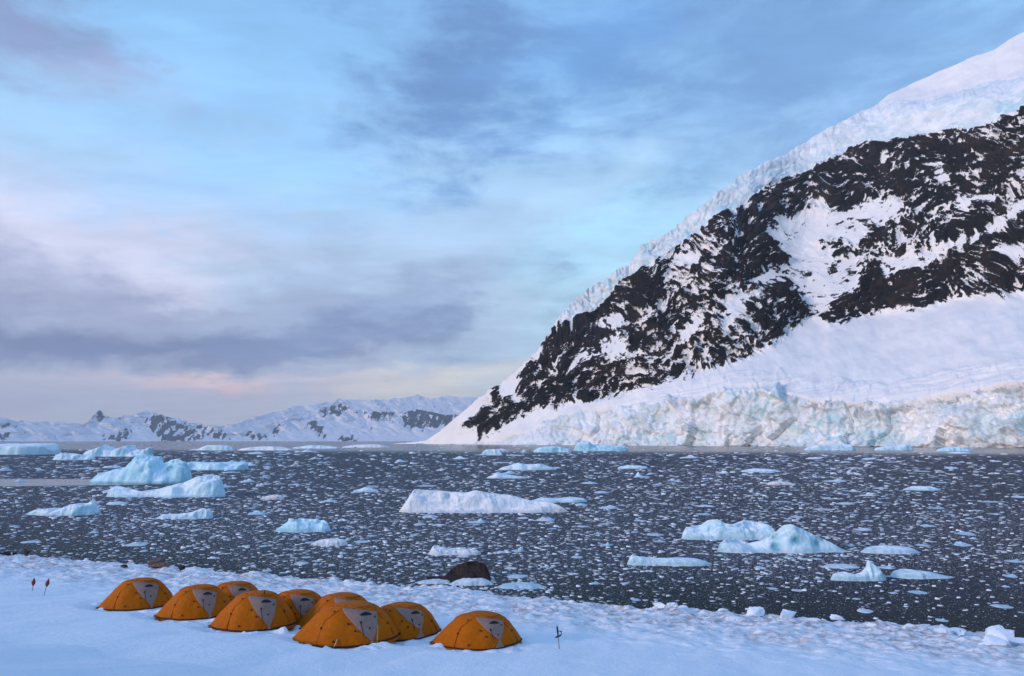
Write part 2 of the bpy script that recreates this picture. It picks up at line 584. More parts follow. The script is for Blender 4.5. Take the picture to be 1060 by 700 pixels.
def make_tent(var):
    low = var in (7, 8)
    root = bpy.data.objects.new('dome_tent', None)
    COL.objects.link(root)
    NTH, NPH = 96, 26
    vs, fs = [], []
    for i in range(NPH):
        ph = math.pi / 2 * (i / NPH)
        for k in range(NTH):
            th = 2 * math.pi * k / NTH
            p = dome(th, ph)
            w = .020 * float(fbm(p.x * 1.9, p.y * 1.9, p.z * 1.9, octs=4, seed=4 + var * 13)) * math.cos(ph) ** .5
            p += Vector((math.cos(th), math.sin(th), .5)) * w
            if i == 0: p.z = -.12
            vs.append(p)
    vs.append(dome(0, math.pi / 2))
    for i in range(NPH - 1):
        for k in range(NTH):
            k2 = (k + 1) % NTH
            fs.append((i * NTH + k, i * NTH + k2, (i + 1) * NTH + k2, (i + 1) * NTH + k))
    for k in range(NTH):
        fs.append(((NPH - 1) * NTH + k, (NPH - 1) * NTH + (k + 1) % NTH, len(vs) - 1))
    link('flysheet', py_mesh('flysheet', vs, fs), M['orange'], root)
    # black groundsheet edge
    pts = [dome(2 * math.pi * k / 72, .02, .015) for k in range(73)]
    for p in pts: p.z = .03
    link('groundsheet', py_mesh('groundsheet', *tube(pts, .035, 6, False)), M['black'], root)
    # grey door: wide above, narrow where the poles cross, small foot below the crossing
    P_TL, P_TR, P_X = (238 + (var * 5) % 7, 68), (332 - (var * 3) % 8, 49), (302, 15 if low else 6 + var % 3)
    door = link('door', py_mesh('door', *patch([P_TL, P_TR, (303.5, P_X[1] - 1), (300.5, P_X[1] - 1)], 18, .036)), M['grey'], root)
    link('door_foot', py_mesh('door_foot', *patch([(300.8, P_X[1] - 1.4), (303.2, P_X[1] - 1.4), (311 if low else 307, .5), (291 if low else 297, .5)], 8, .036)), M['grey'], root)
    # half-moon opening with a black hood, and the zip below it
    hv = []
    for k in range(25):
        u = k / 24
        hv.append((286 + 27 * u, 48.5 - 2.5 * u, 8.5 * math.sin(math.pi * min(1, u ** .8)) * (.45 + .55 * u)))
    vs, fs = [], []
    for th, ph, w in hv:
        vs += [dome(R(th), R(ph - .8), .050), dome(R(th), R(ph + w), .070)]
    n = len(hv)
    for k in range(n - 1):
        fs.append((2 * k, 2 * k + 2, 2 * k + 3, 2 * k + 1))
    vs += [v - Vector((0, -.02, .01)) for v in vs]
    fs += [tuple(2 * n + i for i in reversed(f)) for f in fs]
    link('vent_hood', py_mesh('vent_hood', vs, fs), M['black'], door)
    zp = [dome(R(285 + 3 * u), R(37 - 22 * u), .05) for u in np.linspace(0, 1, 10)]
    link('zip', py_mesh('zip', *tube(zp, [.035, .03, .02] + [.011] * 7, 5)), M['black'], door)

    def sleeve(path, r=.022):
        pts = []
        for (t0, p0), (t1, p1) in zip(path[:-1], path[1:]):
            for u in np.linspace(0, 1, 12, endpoint=False):
                pts.append(dome(R(t0 + (t1 - t0) * u), R(p0 + (p1 - p0) * u), .012))
        pts.append(dome(R(path[-1][0]), R(path[-1][1]), .012))
        link('pole_sleeve', py_mesh('pole_sleeve', *tube(pts, r, 6)), M['sleeve'], root)
    sleeve([(310, 0), P_X, (P_TL[0] - 1.5, P_TL[1]), (185, 76)])
    sleeve([(284, 0), P_X, (P_TR[0] + 1.5, P_TR[1]), (352, 66), (30, 55), (60, 0)])
    sleeve([(212, 0), (215, 40), (233, 65), (300, 70), (352, 66)])
    sleeve([(150, 0), (160, 45), (185, 76), (250, 79), (331, 50), (346, 0)])
    for th, ph in ((225, 58), (214, 26), (262, 34), (275, 22), (300, 24), (318, 40), (338, 24), (240, 8)):
        p = dome(R(th), R(ph), .03)
        me = bpy.data.meshes.new('clip')
        bm = bmesh.new()
        bmesh.ops.create_cube(bm, size=1, matrix=Matrix.Translation(p) @ Matrix.Rotation(R(th), 4, 'Z') @ Matrix.Diagonal((.05, .06, .075, 1)))
        bmesh.ops.bevel(bm, geom=bm.edges[:], offset=.012, segments=1, affect='EDGES')
        bm.to_mesh(me); bm.free()
        link('clip', me, M['black'], root)
    # tail of the vestibule: dark red edge staked to the snow
    e = [dome(R(180 + k), .02, .02) for k in (-9, -4, 0, 4, 9)]
    for p in e: p.z = .05
    link('vestibule_hem', py_mesh('vestibule_hem', *tube(e, [.02, .035, .05, .035, .02], 6)), M['darkred'], root)
    return root




TENTS = [   # centre px, py of front base, turn (deg), scale, label
    (144, 630, -4, .88, 1.0, 'leftmost orange dome tent of the row, nearest the two red flags'),
    (205, 639, -6, .88, 1.0, 'second orange tent from the left, its whole grey door in view'),
    (242, 632, -6, .86, 1.0, 'orange tent mostly hidden behind the second and third front tents, only its top showing'),
    (265, 650, -6, .90, 1.03, 'third orange tent of the front line, a small black peg sticking up at its top'),
    (307, 645, -8, .90, 1.0, 'orange tent set back between the peg-topped tent and the widest tent'),
    (353, 653, -6, .94, 1.0, 'orange tent peeking over the top of the widest tent at the middle of the row'),
    (362, 665, 4, 1.10, .84, 'widest orange tent in the middle front, with pale guy lines down its side'),
    (415, 660, 10, .95, .88, 'orange tent with a dark red tail, between the widest tent and the end tent'),
    (497, 669, 8, .95, .82, 'orange tent standing apart at the right end of the row, nearest the black pole'),
]
tent_roots = []
for i, (px, py, rot, scl, zs_, lab) in enumerate(TENTS):
    o = make_tent(i)                                # pitched one by one: fabric and doors differ a little
    fx, fy = on_ground(px, py)
    k = 1 + 1.12 * scl / math.hypot(fx, fy)
    x, y = fx * k, fy * k
    TENT_SPOTS.append((x, y))
    o.location = (x, y, 0)
    o.rotation_euler = (0, 0, R(rot) - math.atan2(x, y))
    o.scale = (scl * .97, scl * .97, scl * zs_ * 1.0)
    tag(o, lab, 'tent', 'orange dome tents camped on the snow')
    tent_roots.append(o)
# stand each on the snow
for o in tent_roots:
    x, y = o.location.x, o.location.y
    zs = [float(ground_z(x + 1.1 * math.cos(t), y + 1.1 * math.sin(t))) for t in np.linspace(0, 6.2, 12)]
    o.location.z = float(np.mean(zs)) - .02
# level the snow under each tent and bank a little around it
X, Y, Z, S = ground_grid
for o in tent_roots:
    d = np.hypot(X - o.location.x, Y - o.location.y)
    w = sstep(2.7, 1.5, d)
    bank = .17 * np.exp(-((d - 1.65) / .4) ** 2) * fbm(X * 2.6, Y * 2.6, octs=4, seed=int(abs(o.location.x) * 7) % 50)
    Z = Z * (1 - w) + (o.location.z) * w + bank
me = mesh_np('snow_beach', np.stack([X.ravel(), Y.ravel(), Z.ravel()], 1), grid_quads(*X.shape)[:, ::-1],
             attrs=dict(beach=(sstep(17, 6, S + 2.5 * fbm(X * .12, Y * .12, seed=31)) * sstep(-1, .5, S)).ravel()))
g = tag(link('snow_ground', me, M['ground']), 'snow covered beach sloping down to the icy bay', None, None, 'structure')
bm_ = g.data
GX, GY, GZ = X, Y, Z


def gz(x, y):
    i = np.argmin((GX - x) ** 2 + (GY - y) ** 2)
    return float(GZ.ravel()[i])


# peg on the top of tent 3 and guy lines of the widest tent
r3 = tent_roots[3]
p = dome(R(310), R(74), 0)
link('peg', py_mesh('peg', *tube([p - Vector((0, 0, .03)), p + Vector((0, 0, .16))], [.03, .018], 6)), M['black'], r3)
r6 = tent_roots[6]
for th, ph, dx, r in ((318, 26, -.12, .022), (246, 12, .0, .02)):
    a = dome(R(th), R(ph), .03); b = dome(R(th - 4), 0, .12); b.z = .0; b.x += dx
    gl = link('guy_line', py_mesh('guy_line', *tube([a, (a + b) / 2 - Vector((0, 0, .01)), b], r, 5)), M['rope'], r6)
    link('stake', py_mesh('stake', *tube([b - Vector((0, 0, .1)), b + Vector((.02, .03, .1))], .014, 5)), M['black'], gl)
a = dome(R(342), R(16), .02)
link('door_tie', py_mesh('door_tie', *tube([a, a - Vector((-.02, .04, .28))], [.03, .02], 5)), M['darkred'], r6)


# ------------------------------------------------------------------ poles and flags
def flag(px, py, h, lean, label, sz=1.0):
    x, y = on_ground(px, py)
    z = gz(x, y)
    root = bpy.data.objects.new('marker_flag', None); COL.objects.link(root)
    root.location = (x, y, z)
    root.rotation_euler = (0, R(lean), R(-12))
    link('cane', py_mesh('cane', *tube([(0, 0, -.15), (0, 0, h)], .013, 6)), M['bamboo'], root)
    # limp cloth hanging down the cane: folded lens shape with thickness
    vs, fs = [], []
    rows = 12
    for i in range(rows + 1):
        v = i / rows
        w = sz * (.015 + .10 * math.sin(math.pi * min(1, v ** 1.15)) ** .8)
        zz = h - .01 - v * .40 * sz
        for k in range(8):
            t = 2 * math.pi * k / 8
            fold = 1 + .25 * math.sin(3 * t + v * 4)
            vs.append(Vector((.015 + w * .8 * math.cos(t) * fold, w * .5 * math.sin(t) * fold, zz)))
    for i in range(rows):
        for k in range(8):
            fs.append((i * 8 + k, i * 8 + (k + 1) % 8, (i + 1) * 8 + (k + 1) % 8, (i + 1) * 8 + k))
    fs += [tuple(range(8)), tuple(rows * 8 + k for k in range(7, -1, -1))]
    link('pennant', py_mesh('pennant', vs, fs), M['red'], root)
    tag(root, label, 'flag', 'red marker flags on thin canes')


flag(33.5, 611.5, .62, 2, 'left and smaller of the two limp red flags by the left tents')
flag(45.5, 616.5, .82, 12, 'right and leaning of the two limp red flags by the left tents')
flag(708, 626, .62, 0, 'lone red flag on a cane at the water edge right of the tents')

x, y = on_ground(579, 672)
root = bpy.data.objects.new('trekking_pole', None); COL.objects.link(root)
root.location = (x, y, gz(x, y)); root.rotation_euler = (0, R(-5), 0)
link('shaft', py_mesh('shaft', *tube([(0, 0, -.1), (0, 0, .52)], .014, 6)), M['bamboo'], root)
link('grip', py_mesh('grip', *tube([(0, 0, .42), (0, 0, .6), (-.004, 0, .72), (-.01, 0, .80)], [.02, .034, .032, .022], 8)), M['black'], root)
link('basket', py_mesh('basket', *tube([(-.11, 0, .40), (-.02, 0, .43), (.10, .01, .45)], [.022, .034, .02], 6)), M['black'], root)
link('strap', py_mesh('strap', *tube([(.02, -.01, .45), (.12, -.02, .50), (.13, -.02, .60), (.05, -.01, .62)], [.02, .025, .03, .02], 6)), M['bamboo'], root)
tag(root, 'black pole with a strap standing alone in the snow right of the tents', 'pole')

# ------------------------------------------------------------------ water
W = 33500.0
me = mesh_np('water', [(-W, -3000, 0), (W, -3000, 0), (W, W, 0), (-W, W, 0)], [(0, 1, 2, 3)], False)
tag(link('water', me, M['water']), 'dark sea water of the bay full of brash ice', None, None, 'structure')


# ------------------------------------------------------------------ icebergs
def berg_mesh(name, prof, base, depth_ratio=.55, steep=.45, rough=1.0, seed=0, deep=(), res=1.3, sink=.25, crest=.0, tilt=0.0):
    """prof: (px, py) of the top outline from left to right; base: py of its near waterline"""
    prof = [(float(a), float(b)) for a, b in prof]
    x0, x1 = prof[0][0], prof[-1][0]
    pc = (x0 + x1) / 2
    cxw, yf = (float(v) for v in on_water(pc, base))
    wid = (x1 - x0) * yf / FPX / 1.0
    dd = depth_ratio * wid
    dd = min(dd, 40 + .2 * wid)
    ycr = yf + dd * (.45 + crest)
    nu = int(np.clip((x1 - x0) * res, 26, 190)); nv = int(np.clip(nu * .5, 18, 70))
    us = np.linspace(0, 1, nu); vs_ = np.linspace(-1, 1, nv)
    U, V = np.meshgrid(us, vs_, indexing='ij')
    pxs = x0 + us * (x1 - x0)
    pys = np.interp(pxs, [p[0] for p in prof], [p[1] for p in prof])
    _, ry, rz = ray(pxs, pys)
    h = CAMZ + rz / ry * ycr
    h = np.maximum(h, .04 * wid * .3)
    env = np.clip(np.minimum(us, 1 - us) * 14, 0, 1) ** .5
    h = h * env
    wide = np.clip(1 - np.abs(us * 2 - 1) ** 3.2, .06, 1) ** .6
    wide = wide * (1 + .22 * fbm(us * 5, us * 0 + seed, octs=3, seed=seed))
    hm = h[:, None]
    scl = max(wid, .5)
    warp = .35 * fbm(U * 4 * 1.0 + seed, V * 1.6, octs=4, seed=seed + 2)
    Vw = V + warp * (1 - V ** 2)
    front = sstep(-1.02, -1 + steep, Vw)
    back = 1 - sstep(.05, 1.05, Vw)
    gsh = front * (.82 + .18 * sstep(-1 + steep, .0, Vw)) * back
    Zb = hm * gsh
    Xb = (U - .5) * wid + tilt * Zb
    Yb = dd * wide[:, None] * (V * .5 + .5) + (1 - wide[:, None]) * dd * .35
    hr = float(h.max())
    k = 1 / max(hr, .05)
    nz = fbm(Xb * k * 1.3, Yb * k * 1.3, Zb * k * 1.3, octs=5, seed=seed + 3)
    rd = ridged(Xb * k * .9 + Yb * k * .3, Yb * k * .5, Zb * k * .35, octs=5, seed=seed + 6)
    body = gsh
    Zb = Zb * (1 + rough * (.16 * nz + .13 * rd)) - (1 - gsh) * hr * sink * .6
    Zb = np.minimum(Zb, hm * (1.0 + .05 * rd))
    Yb = Yb - rough * hr * .34 * rd * body
    Xb = Xb + rough * hr * .14 * nz * body
    Zb[:, 0] = -hr * sink; Zb[:, -1] = -hr * sink
    Zb[0, :] = -hr * sink; Zb[-1, :] = -hr * sink
    dp = np.zeros_like(Zb)
    for (dpx, dpy, rad, amt) in deep:
        cx_ = (dpx - pc) * yf / FPX
        _, ry_, rz_ = ray(dpx, dpy)
        cz_ = CAMZ + float(rz_ / ry_) * (yf + dd * .2)
        rr = rad * yf / FPX
        gss = np.exp(-(((Xb - cx_) / rr) ** 2 + ((Zb - cz_) / (rr * .9)) ** 2)) * (V < .1)
        dp = np.maximum(dp, gss * amt)
        Yb = Yb + gss * rr * 1.0
    V3 = np.stack([Xb.ravel(), Yb.ravel(), Zb.ravel()], 1)
    me = mesh_np(name, V3, grid_quads(nu, nv)[:, ::-1], attrs=dict(deep=dp.ravel()))
    return me, (cxw, yf, 0.0), wid


landmarks = []


def berg(prof, base, mat, label, short, name='iceberg', cat='iceberg', group='icebergs floating in the bay', **kw):
    me, loc, wid = berg_mesh(name, prof, base, seed=len(landmarks) + 3, **kw)
    o = link(name, me, M[mat])
    o.location = loc
    o.rotation_euler = (0, 0, -math.atan2(loc[0], loc[1]) * .0)
    tag(o, label, cat, group)
    landmarks.append((loc[0], loc[1], wid, short))
    return o


berg([(-60, 461), (-20, 459.5), (28, 459), (37.5, 459.5), (39, 464)], 471, 'ice_mid', 'flat topped tabular iceberg cut by the left edge of the view',
     'the tabular berg', depth_ratio=.8, steep=.15, rough=.2)
berg([(50, 472), (58, 469), (72, 470), (92, 472)], 476.5, 'ice_mid', 'low lumpy pale ice in front of the jagged far left iceberg', 'the low lumpy ice at far left')
berg([(76, 468), (84, 466), (92, 464), (97, 460), (104, 462), (110, 466), (118, 462), (123, 461), (128, 466), (140, 465), (146, 463), (151, 468)], 473, 'ice_mid',
     'jagged far iceberg with small spires behind the tall domed iceberg', 'the jagged far spires', rough=1.4)
berg([(78, 499), (88, 490), (100, 487), (112, 484), (122, 474), (130, 471.5), (140, 473), (148, 472.5), (153, 479), (163, 475), (172, 474), (182, 479), (188, 490)], 500, 'ice_blue',
     'tall domed blue iceberg with two rounded tops, largest on the left', 'the tall domed berg', rough=.55, depth_ratio=.5, steep=.8, deep=[(166, 487, 7, .35)])
berg([(183, 482), (192, 477), (205, 479), (222, 478), (236, 478.5), (250, 478), (252, 483)], 487, 'ice_blue', 'low flat blue iceberg stretching right from behind the domed iceberg',
     'the low flat blue berg', rough=.7)
berg([(101, 512), (106, 502), (111, 503), (122, 505), (140, 508), (158, 505), (178, 499), (192, 493.5), (204, 491), (214, 493), (221, 501), (225, 512)], 515.5, 'ice_mid',
     'long whaleback iceberg with a brown streaked left tip, in front of the domed iceberg', 'the long whaleback berg', rough=.6, depth_ratio=.4, steep=.8)
berg([(17, 532), (28, 527), (40, 526), (50, 527), (62, 522), (75, 521), (83, 518.5), (88, 523), (92, 531)], 534, 'ice_mid',
     'small double humped ice float below the whaleback iceberg, toward the left edge', 'the double humped berg', rough=1.0)
berg([(155, 536), (162, 532.5), (178, 532), (192, 530), (203, 526), (211, 528), (214, 535)], 538, 'ice_mid',
     'small ice float with a raised right end, below the whaleback iceberg', 'the raised-end berg', rough=.8)
berg([(279, 550), (287, 544), (295, 538), (306, 537.5), (318, 538.5), (330, 538), (335, 543), (339, 550)], 551.5, 'ice_blue',
     'trapezoid shaped plain blue iceberg left of the long central iceberg', 'the trapezoid blue berg', rough=.7, steep=.9)
berg([(319, 563), (328, 559), (340, 557), (350, 558), (358, 563)], 565.5, 'ice_white', 'low white heap of ice just below the trapezoid blue iceberg', 'the low white heap')
berg([(268, 516), (274, 513.5), (282, 512), (288, 513), (292.5, 515.5)], 517.5, 'ice_pink', 'small pinkish white ice float above the trapezoid blue iceberg', 'the pinkish float')
berg([(364, 508), (372, 506), (377, 503.5), (383, 505.5), (391, 507)], 509.5, 'ice_mid', 'small crumbly ice float left of the long central iceberg', 'the crumbly float')
berg([(411, 526), (417, 518), (423, 507.5), (436, 508), (452, 509), (466, 510), (478, 511), (489, 508.5), (503, 511), (520, 512.5), (540, 516.5), (552, 519), (566, 519.5), (578, 523), (588, 527)],
     532, 'ice_white', 'long white wedge shaped iceberg in the middle of the bay, highest at its left end', 'the long central berg', rough=.55, depth_ratio=.3, steep=.75, tilt=.1,
     deep=[(463, 515, 3, .3)])
berg([(548, 519), (562, 515), (576, 516), (592, 515), (609, 516)], 520.5, 'ice_mid', 'thin flat shelf of ice behind the right end of the long central iceberg', 'the thin ice shelf', rough=.5)
berg([(442, 573), (448, 565), (454, 566), (464, 568), (474, 567), (486, 568), (497, 570)], 575.5, 'ice_white',
     'small white ice float just above the brown boulder by the shore', 'the boulder float', rough=1.0)
berg([(709, 559), (712, 547), (722, 545.5), (733, 544), (740, 539.5), (748, 538), (756, 542), (766, 543), (778, 539.5), (788, 541.5), (800, 543), (809, 545)], 560, 'ice_mid',
     'two humped pale iceberg behind and left of the pointed holed iceberg', 'the two humped berg', rough=.45, depth_ratio=.35, steep=.85)
berg([(750, 565), (754, 557.5), (764, 558), (776, 559.5), (788, 563), (800, 560), (808, 556), (815, 549), (822, 543.5), (828, 543), (838, 547), (852, 554), (864, 559), (876, 565), (890, 571)],
     574.5, 'ice_mid', 'pointed iceberg with turquoise holes in its face, nearest large iceberg on the right', 'the pointed holed berg', rough=.5, depth_ratio=.4, steep=.95,
     deep=[(832, 560.5, 4.6, 1.), (811, 567, 5, .85), (812, 558, 4, .6), (855, 565, 5, .5)], res=1.9)
berg([(898, 571), (910, 567), (925, 565), (940, 565.5), (952, 567), (960, 571)], 574, 'ice_mid', 'low curved ice float just right of the pointed holed iceberg', 'the low curved float', rough=.5)
berg([(865, 600), (870, 593), (880, 592), (890, 594), (898, 592), (903, 588), (906, 580.5), (910, 584), (916, 588), (920, 594), (921, 600)], 602.5, 'ice_mid',
     'small ice float with an upright fin at its right end', 'the finned float', rough=.35, depth_ratio=.4, steep=.7)
berg([(652, 580), (657, 574), (666, 576.5), (685, 578), (705, 577.5), (722, 578.5), (739, 582)], 586.5, 'ice_mid', 'long flat pan of ice left of the pointed holed iceberg', 'the long flat pan',
     rough=.4, depth_ratio=.35)
berg([(931, 596), (940, 591), (955, 590), (972, 592), (985, 595), (994, 598)], 600, 'ice_mid', 'flat sloping pan of ice right of the finned ice float', 'the sloping pan', rough=.5)
berg([(854, 587), (866, 584.5), (880, 584), (894, 586)], 589, 'ice_mid', 'thin flat sliver of ice above the finned ice float', 'the thin sliver', rough=.4)
# far bergs along the glacier front and the head of the bay
berg([(594, 464), (600, 458), (610, 457), (618, 460), (632, 460.5), (645, 460), (652, 464)], 467, 'ice_blue', 'low bright blue iceberg lying against the foot of the glacier cliff',
     'the bright blue cliff berg', depth_ratio=.4)
berg([(552, 466), (560, 463), (574, 462), (586, 464), (592, 466)], 468.5, 'ice_blue', 'small blue berg left of the bright blue iceberg by the glacier cliff', 'the small blue cliff berg')
berg([(498, 470), (503, 465.5), (512, 465), (518, 467), (521, 470)], 471.5, 'ice_mid', 'small pale block of ice below the tip of the dark rock slope', 'the pale rock tip block')
berg([(836, 464), (848, 461), (866, 460), (884, 460), (889, 464)], 466.5, 'ice_mid', 'flat pale iceberg under the middle of the glacier cliff', 'the flat cliff berg', depth_ratio=.4)
berg([(908, 464), (922, 462), (936, 461), (944, 459), (949, 464)], 466.5, 'ice_mid', 'flat iceberg with a raised right tip near the right of the glacier cliff', 'the tipped cliff berg', depth_ratio=.4)
berg([(974, 466), (985, 463), (998, 462.5), (1012, 466)], 467.5, 'ice_blue', 'small blue ice lump nearest the right edge, below the glacier cliff', 'the blue lump by the cliff')
berg([(200, 465), (212, 461), (224, 460.5), (234, 462), (240, 465)], 466.5, 'ice_mid', 'far flat iceberg below the left foot of the dark streaked mountain', 'the far flat berg', depth_ratio=.4)
berg([(242, 465), (256, 463), (272, 462), (284, 462.5), (300, 465)], 466.5, 'ice_white', 'far low white ice band right of the far flat iceberg', 'the far white band', depth_ratio=.4)
berg([(300, 463.5), (318, 461), (336, 461.5), (350, 463.5)], 464.5, 'ice_mid', 'farthest low ice strip under the snowy mountain with the rocky crest', 'the farthest ice strip', depth_ratio=.4)
berg([(352, 462.5), (366, 460.5), (388, 460), (402, 462.5)], 463.5, 'ice_white', 'thin far ice strip left of the rock slope tip, at the head of the bay', 'the thin far strip', depth_ratio=.4)
berg([(516, 485), (526, 482), (537, 479), (546, 481), (560, 480), (568, 482.5), (576, 485)], 487, 'ice_mid', 'ragged pale ice raft far behind the long central iceberg', 'the ragged raft', rough=1.3)
berg([(503, 494), (510, 492), (515, 488.5), (520, 491), (540, 493), (548, 494)], 495.5, 'ice_mid', 'flat raft with a small pyramid of ice, behind the long central iceberg', 'the small pyramid raft', rough=.8)
berg([(640, 484), (652, 481.5), (664, 482), (672, 484)], 485.5, 'ice_mid', 'small pale ice raft midway between the central berg and the glacier cliff', 'the midway raft')
berg([(770, 487.5), (785, 485), (798, 485.5), (812, 487.5)], 489, 'ice_mid', 'small flat raft of ice far behind the two humped iceberg', 'the far right raft')
berg([(940, 506), (955, 503), (968, 503.5), (978, 506)], 508, 'ice_mid', 'flat raft of ice at the far right of the bay', 'the far right flat raft')
berg([(796, 500), (806, 498), (818, 499), (826, 501)], 502.5, 'ice_pink', 'small pinkish lump of ice behind the pointed holed iceberg', 'the pink lump')

# boulder in the shallows with two floes in front of it
berg([(440, 600), (442, 596.5), (450, 596.5), (460, 596), (465, 590), (473, 585), (482, 582), (492, 581), (499, 583), (504, 588), (507, 597)], 602, 'boulder',
     'dark brown rounded boulder with a low tail standing in the shallows by the snow', 'the brown boulder', name='shore_boulder', cat='boulder', group='rocks at the water edge',
     rough=.55, depth_ratio=.45, steep=1.0)
berg([(428, 603.5), (438, 600.5), (452, 599.5), (463, 601), (465, 603.5)], 605, 'floe', 'left of two flat ice slabs resting against the brown boulder', 'the left boulder slab', rough=.4, name='ice_slab', cat='ice slab', group='flat ice slabs at the shore')
berg([(464, 605), (472, 600.5), (484, 598.5), (498, 599), (508, 602.5), (511, 605.5)], 607, 'floe', 'right of two flat ice slabs resting against the brown boulder', 'the right boulder slab', rough=.4, name='ice_slab', cat='ice slab', group='flat ice slabs at the shore')
berg([(514, 607), (524, 604.5), (545, 603.5), (560, 606), (566, 608)], 610.5, 'floe_blue', 'flat bluish ice slab at the water edge right of the boulder', 'the bluish shore slab', rough=.5, name='ice_slab', cat='ice slab', group='flat ice slabs at the shore')


# ------------------------------------------------------------------ rocks and stranded ice along the shore
def lump_mesh(name, seed, flat=.75, rough=.75, sub=4):
    bm = bmesh.new()
    bmesh.ops.create_icosphere(bm, subdivisions=sub, radius=1)
    co = np.array([v.co[:] for v in bm.verts])
    n = fbm(co[:, 0] * 1.4 + seed * 3.7, co[:, 1] * 1.4, co[:, 2] * 1.4, octs=5, gain=.6, seed=seed)
    # planar chips give angular faces
    rs = np.random.default_rng(seed)
    r = 1 + rough * n
    for _ in range(12):
        d = rs.normal(size=3); d /= np.linalg.norm(d)
        dist = .42 + .3 * rs.random()
        dot = co @ d
        r = np.where(dot * r > dist, dist / np.maximum(dot, 1e-3), r)
    co = co * r[:, None]
    co[:, 2] = co[:, 2] * flat
    for v, c in zip(bm.verts, co): v.co = c
    me = bpy.data.meshes.new(name)
    bm.to_mesh(me); bm.free()
    a = me.attributes.new('deep', 'FLOAT', 'POINT')
    return me


def lump(name, px, py, wpx, hpx, mat, label, cat, group, seed, water=False, turn=0):
    x, y = on_water(px, py) if water else on_ground(px, py)
    x, y = float(x), float(y)
    o = link(name, lump_mesh(name, seed), M[mat])
    w = wpx * y / FPX / 2; h = hpx * y / FPX
    o.scale = (w * 1.2, w * .9, h * .8)
    z = 0.0 if water else gz(x, y)
    o.location = (x, y + w * .5, z + h * (.34 if 'rock' in name else .22))
    o.rotation_euler = (0, 0, turn)
    tag(o, label, cat, group)
    return o


RK = 'rocks at the water edge'
lump('shore_rock', 6, 575, 9, 5, 'shorerock', 'flat dark rock at the snow edge, cut close by the left edge of the view', 'rock', RK, 3)
lump('shore_rock', 13.5, 575, 5, 3, 'shorerock', 'smallest dark rock at the snow edge, between two others at far left', 'rock', RK, 4)
lump('shore_rock', 26, 576.5, 7, 7, 'shorerock', 'black upright rock in the snow edge above the two red flags', 'rock', RK, 5)
lump('shore_rock', 161, 585, 17, 8, 'redrock', 'reddish brown rock at the water edge behind the leftmost tent', 'rock', RK, 6)
lump('shore_rock', 158, 588.5, 20, 5, 'redrock', 'flat reddish rock in front of the brown rock behind the leftmost tent', 'rock', RK, 7)
lump('shore_rock', 187, 591.5, 8, 7, 'shorerock', 'black rock at the water edge behind the second tent', 'rock', RK, 8)
lump('shore_rock', 127, 588, 7, 3, 'shorerock', 'low dark rock in the snow edge above the leftmost tent', 'rock', RK, 9)
IB = 'blocks of ice stranded along the snow edge'
SB = [(411, 600, 12, 5, 'small white ice lump at the snow edge left of the brown boulder'),
      (665, 624, 16, 5, 'low rounded snow lump at the water edge left of the lone red flag'),
      (685, 629, 12, 9, 'pointed ice block at the water edge just left of the lone red flag'),
      (699, 630, 14, 8, 'ragged ice block at the foot of the lone red flag'),
      (721, 632, 12, 4, 'flat ice slab just right of the lone red flag'),
      (747, 632, 9, 4, 'small ice chip second to the right of the lone red flag'),
      (766, 634, 10, 8, 'knobbly ice lump left of the triangular ice block'),
      (783, 638, 22, 11, 'triangular ice block at the water edge between red flag and upright block'),
      (819, 639, 30, 8, 'long rounded snow covered block left of the upright block'),
      (846, 642, 14, 4, 'flat ice slab touching the left of the upright ice block'),
      (868, 642, 16, 6, 'low ice block leaning on the left of the upright block'),
      (886, 641, 26, 10, 'upright white ice block standing at the water edge, tallest on the right shore'),
      (905, 648, 14, 4, 'flat stained ice slab just right of the upright ice block'),
      (940, 651, 12, 5, 'small ice block midway between the upright block and the twin lumps'),
      (978, 656, 14, 8, 'left and more pointed of the twin ice lumps near the right corner'),
      (997, 657, 26, 9, 'right and longer of the twin ice lumps near the right corner'),
      (1040, 663, 36, 15, 'big jumbled ice block at the right edge of the shore'),
      (1036, 669, 26, 10, 'lower ice block in front of the big jumbled block at the right edge'),
      (1062, 668, 26, 12, 'ice block cut by the right edge of the view'),
      (632, 621, 10, 3, 'small snow lump above the black pole at the water edge')]
for i, (px, py, w, h, lab) in enumerate(SB):
    lump('ice_block', px, py + 1, w, h, 'block', lab, 'ice block', IB, 40 + i, turn=i * 1.3)

# ------------------------------------------------------------------ ice floes, each its own object
protos = []
shapes = [('flat', 'flat', .16, .2), ('humped', 'humped', .34, .5), ('blocky', 'blocky', .30, .35), ('pointed', 'peaked', .48, .7), ('ragged', 'ragged', .26, .9)]


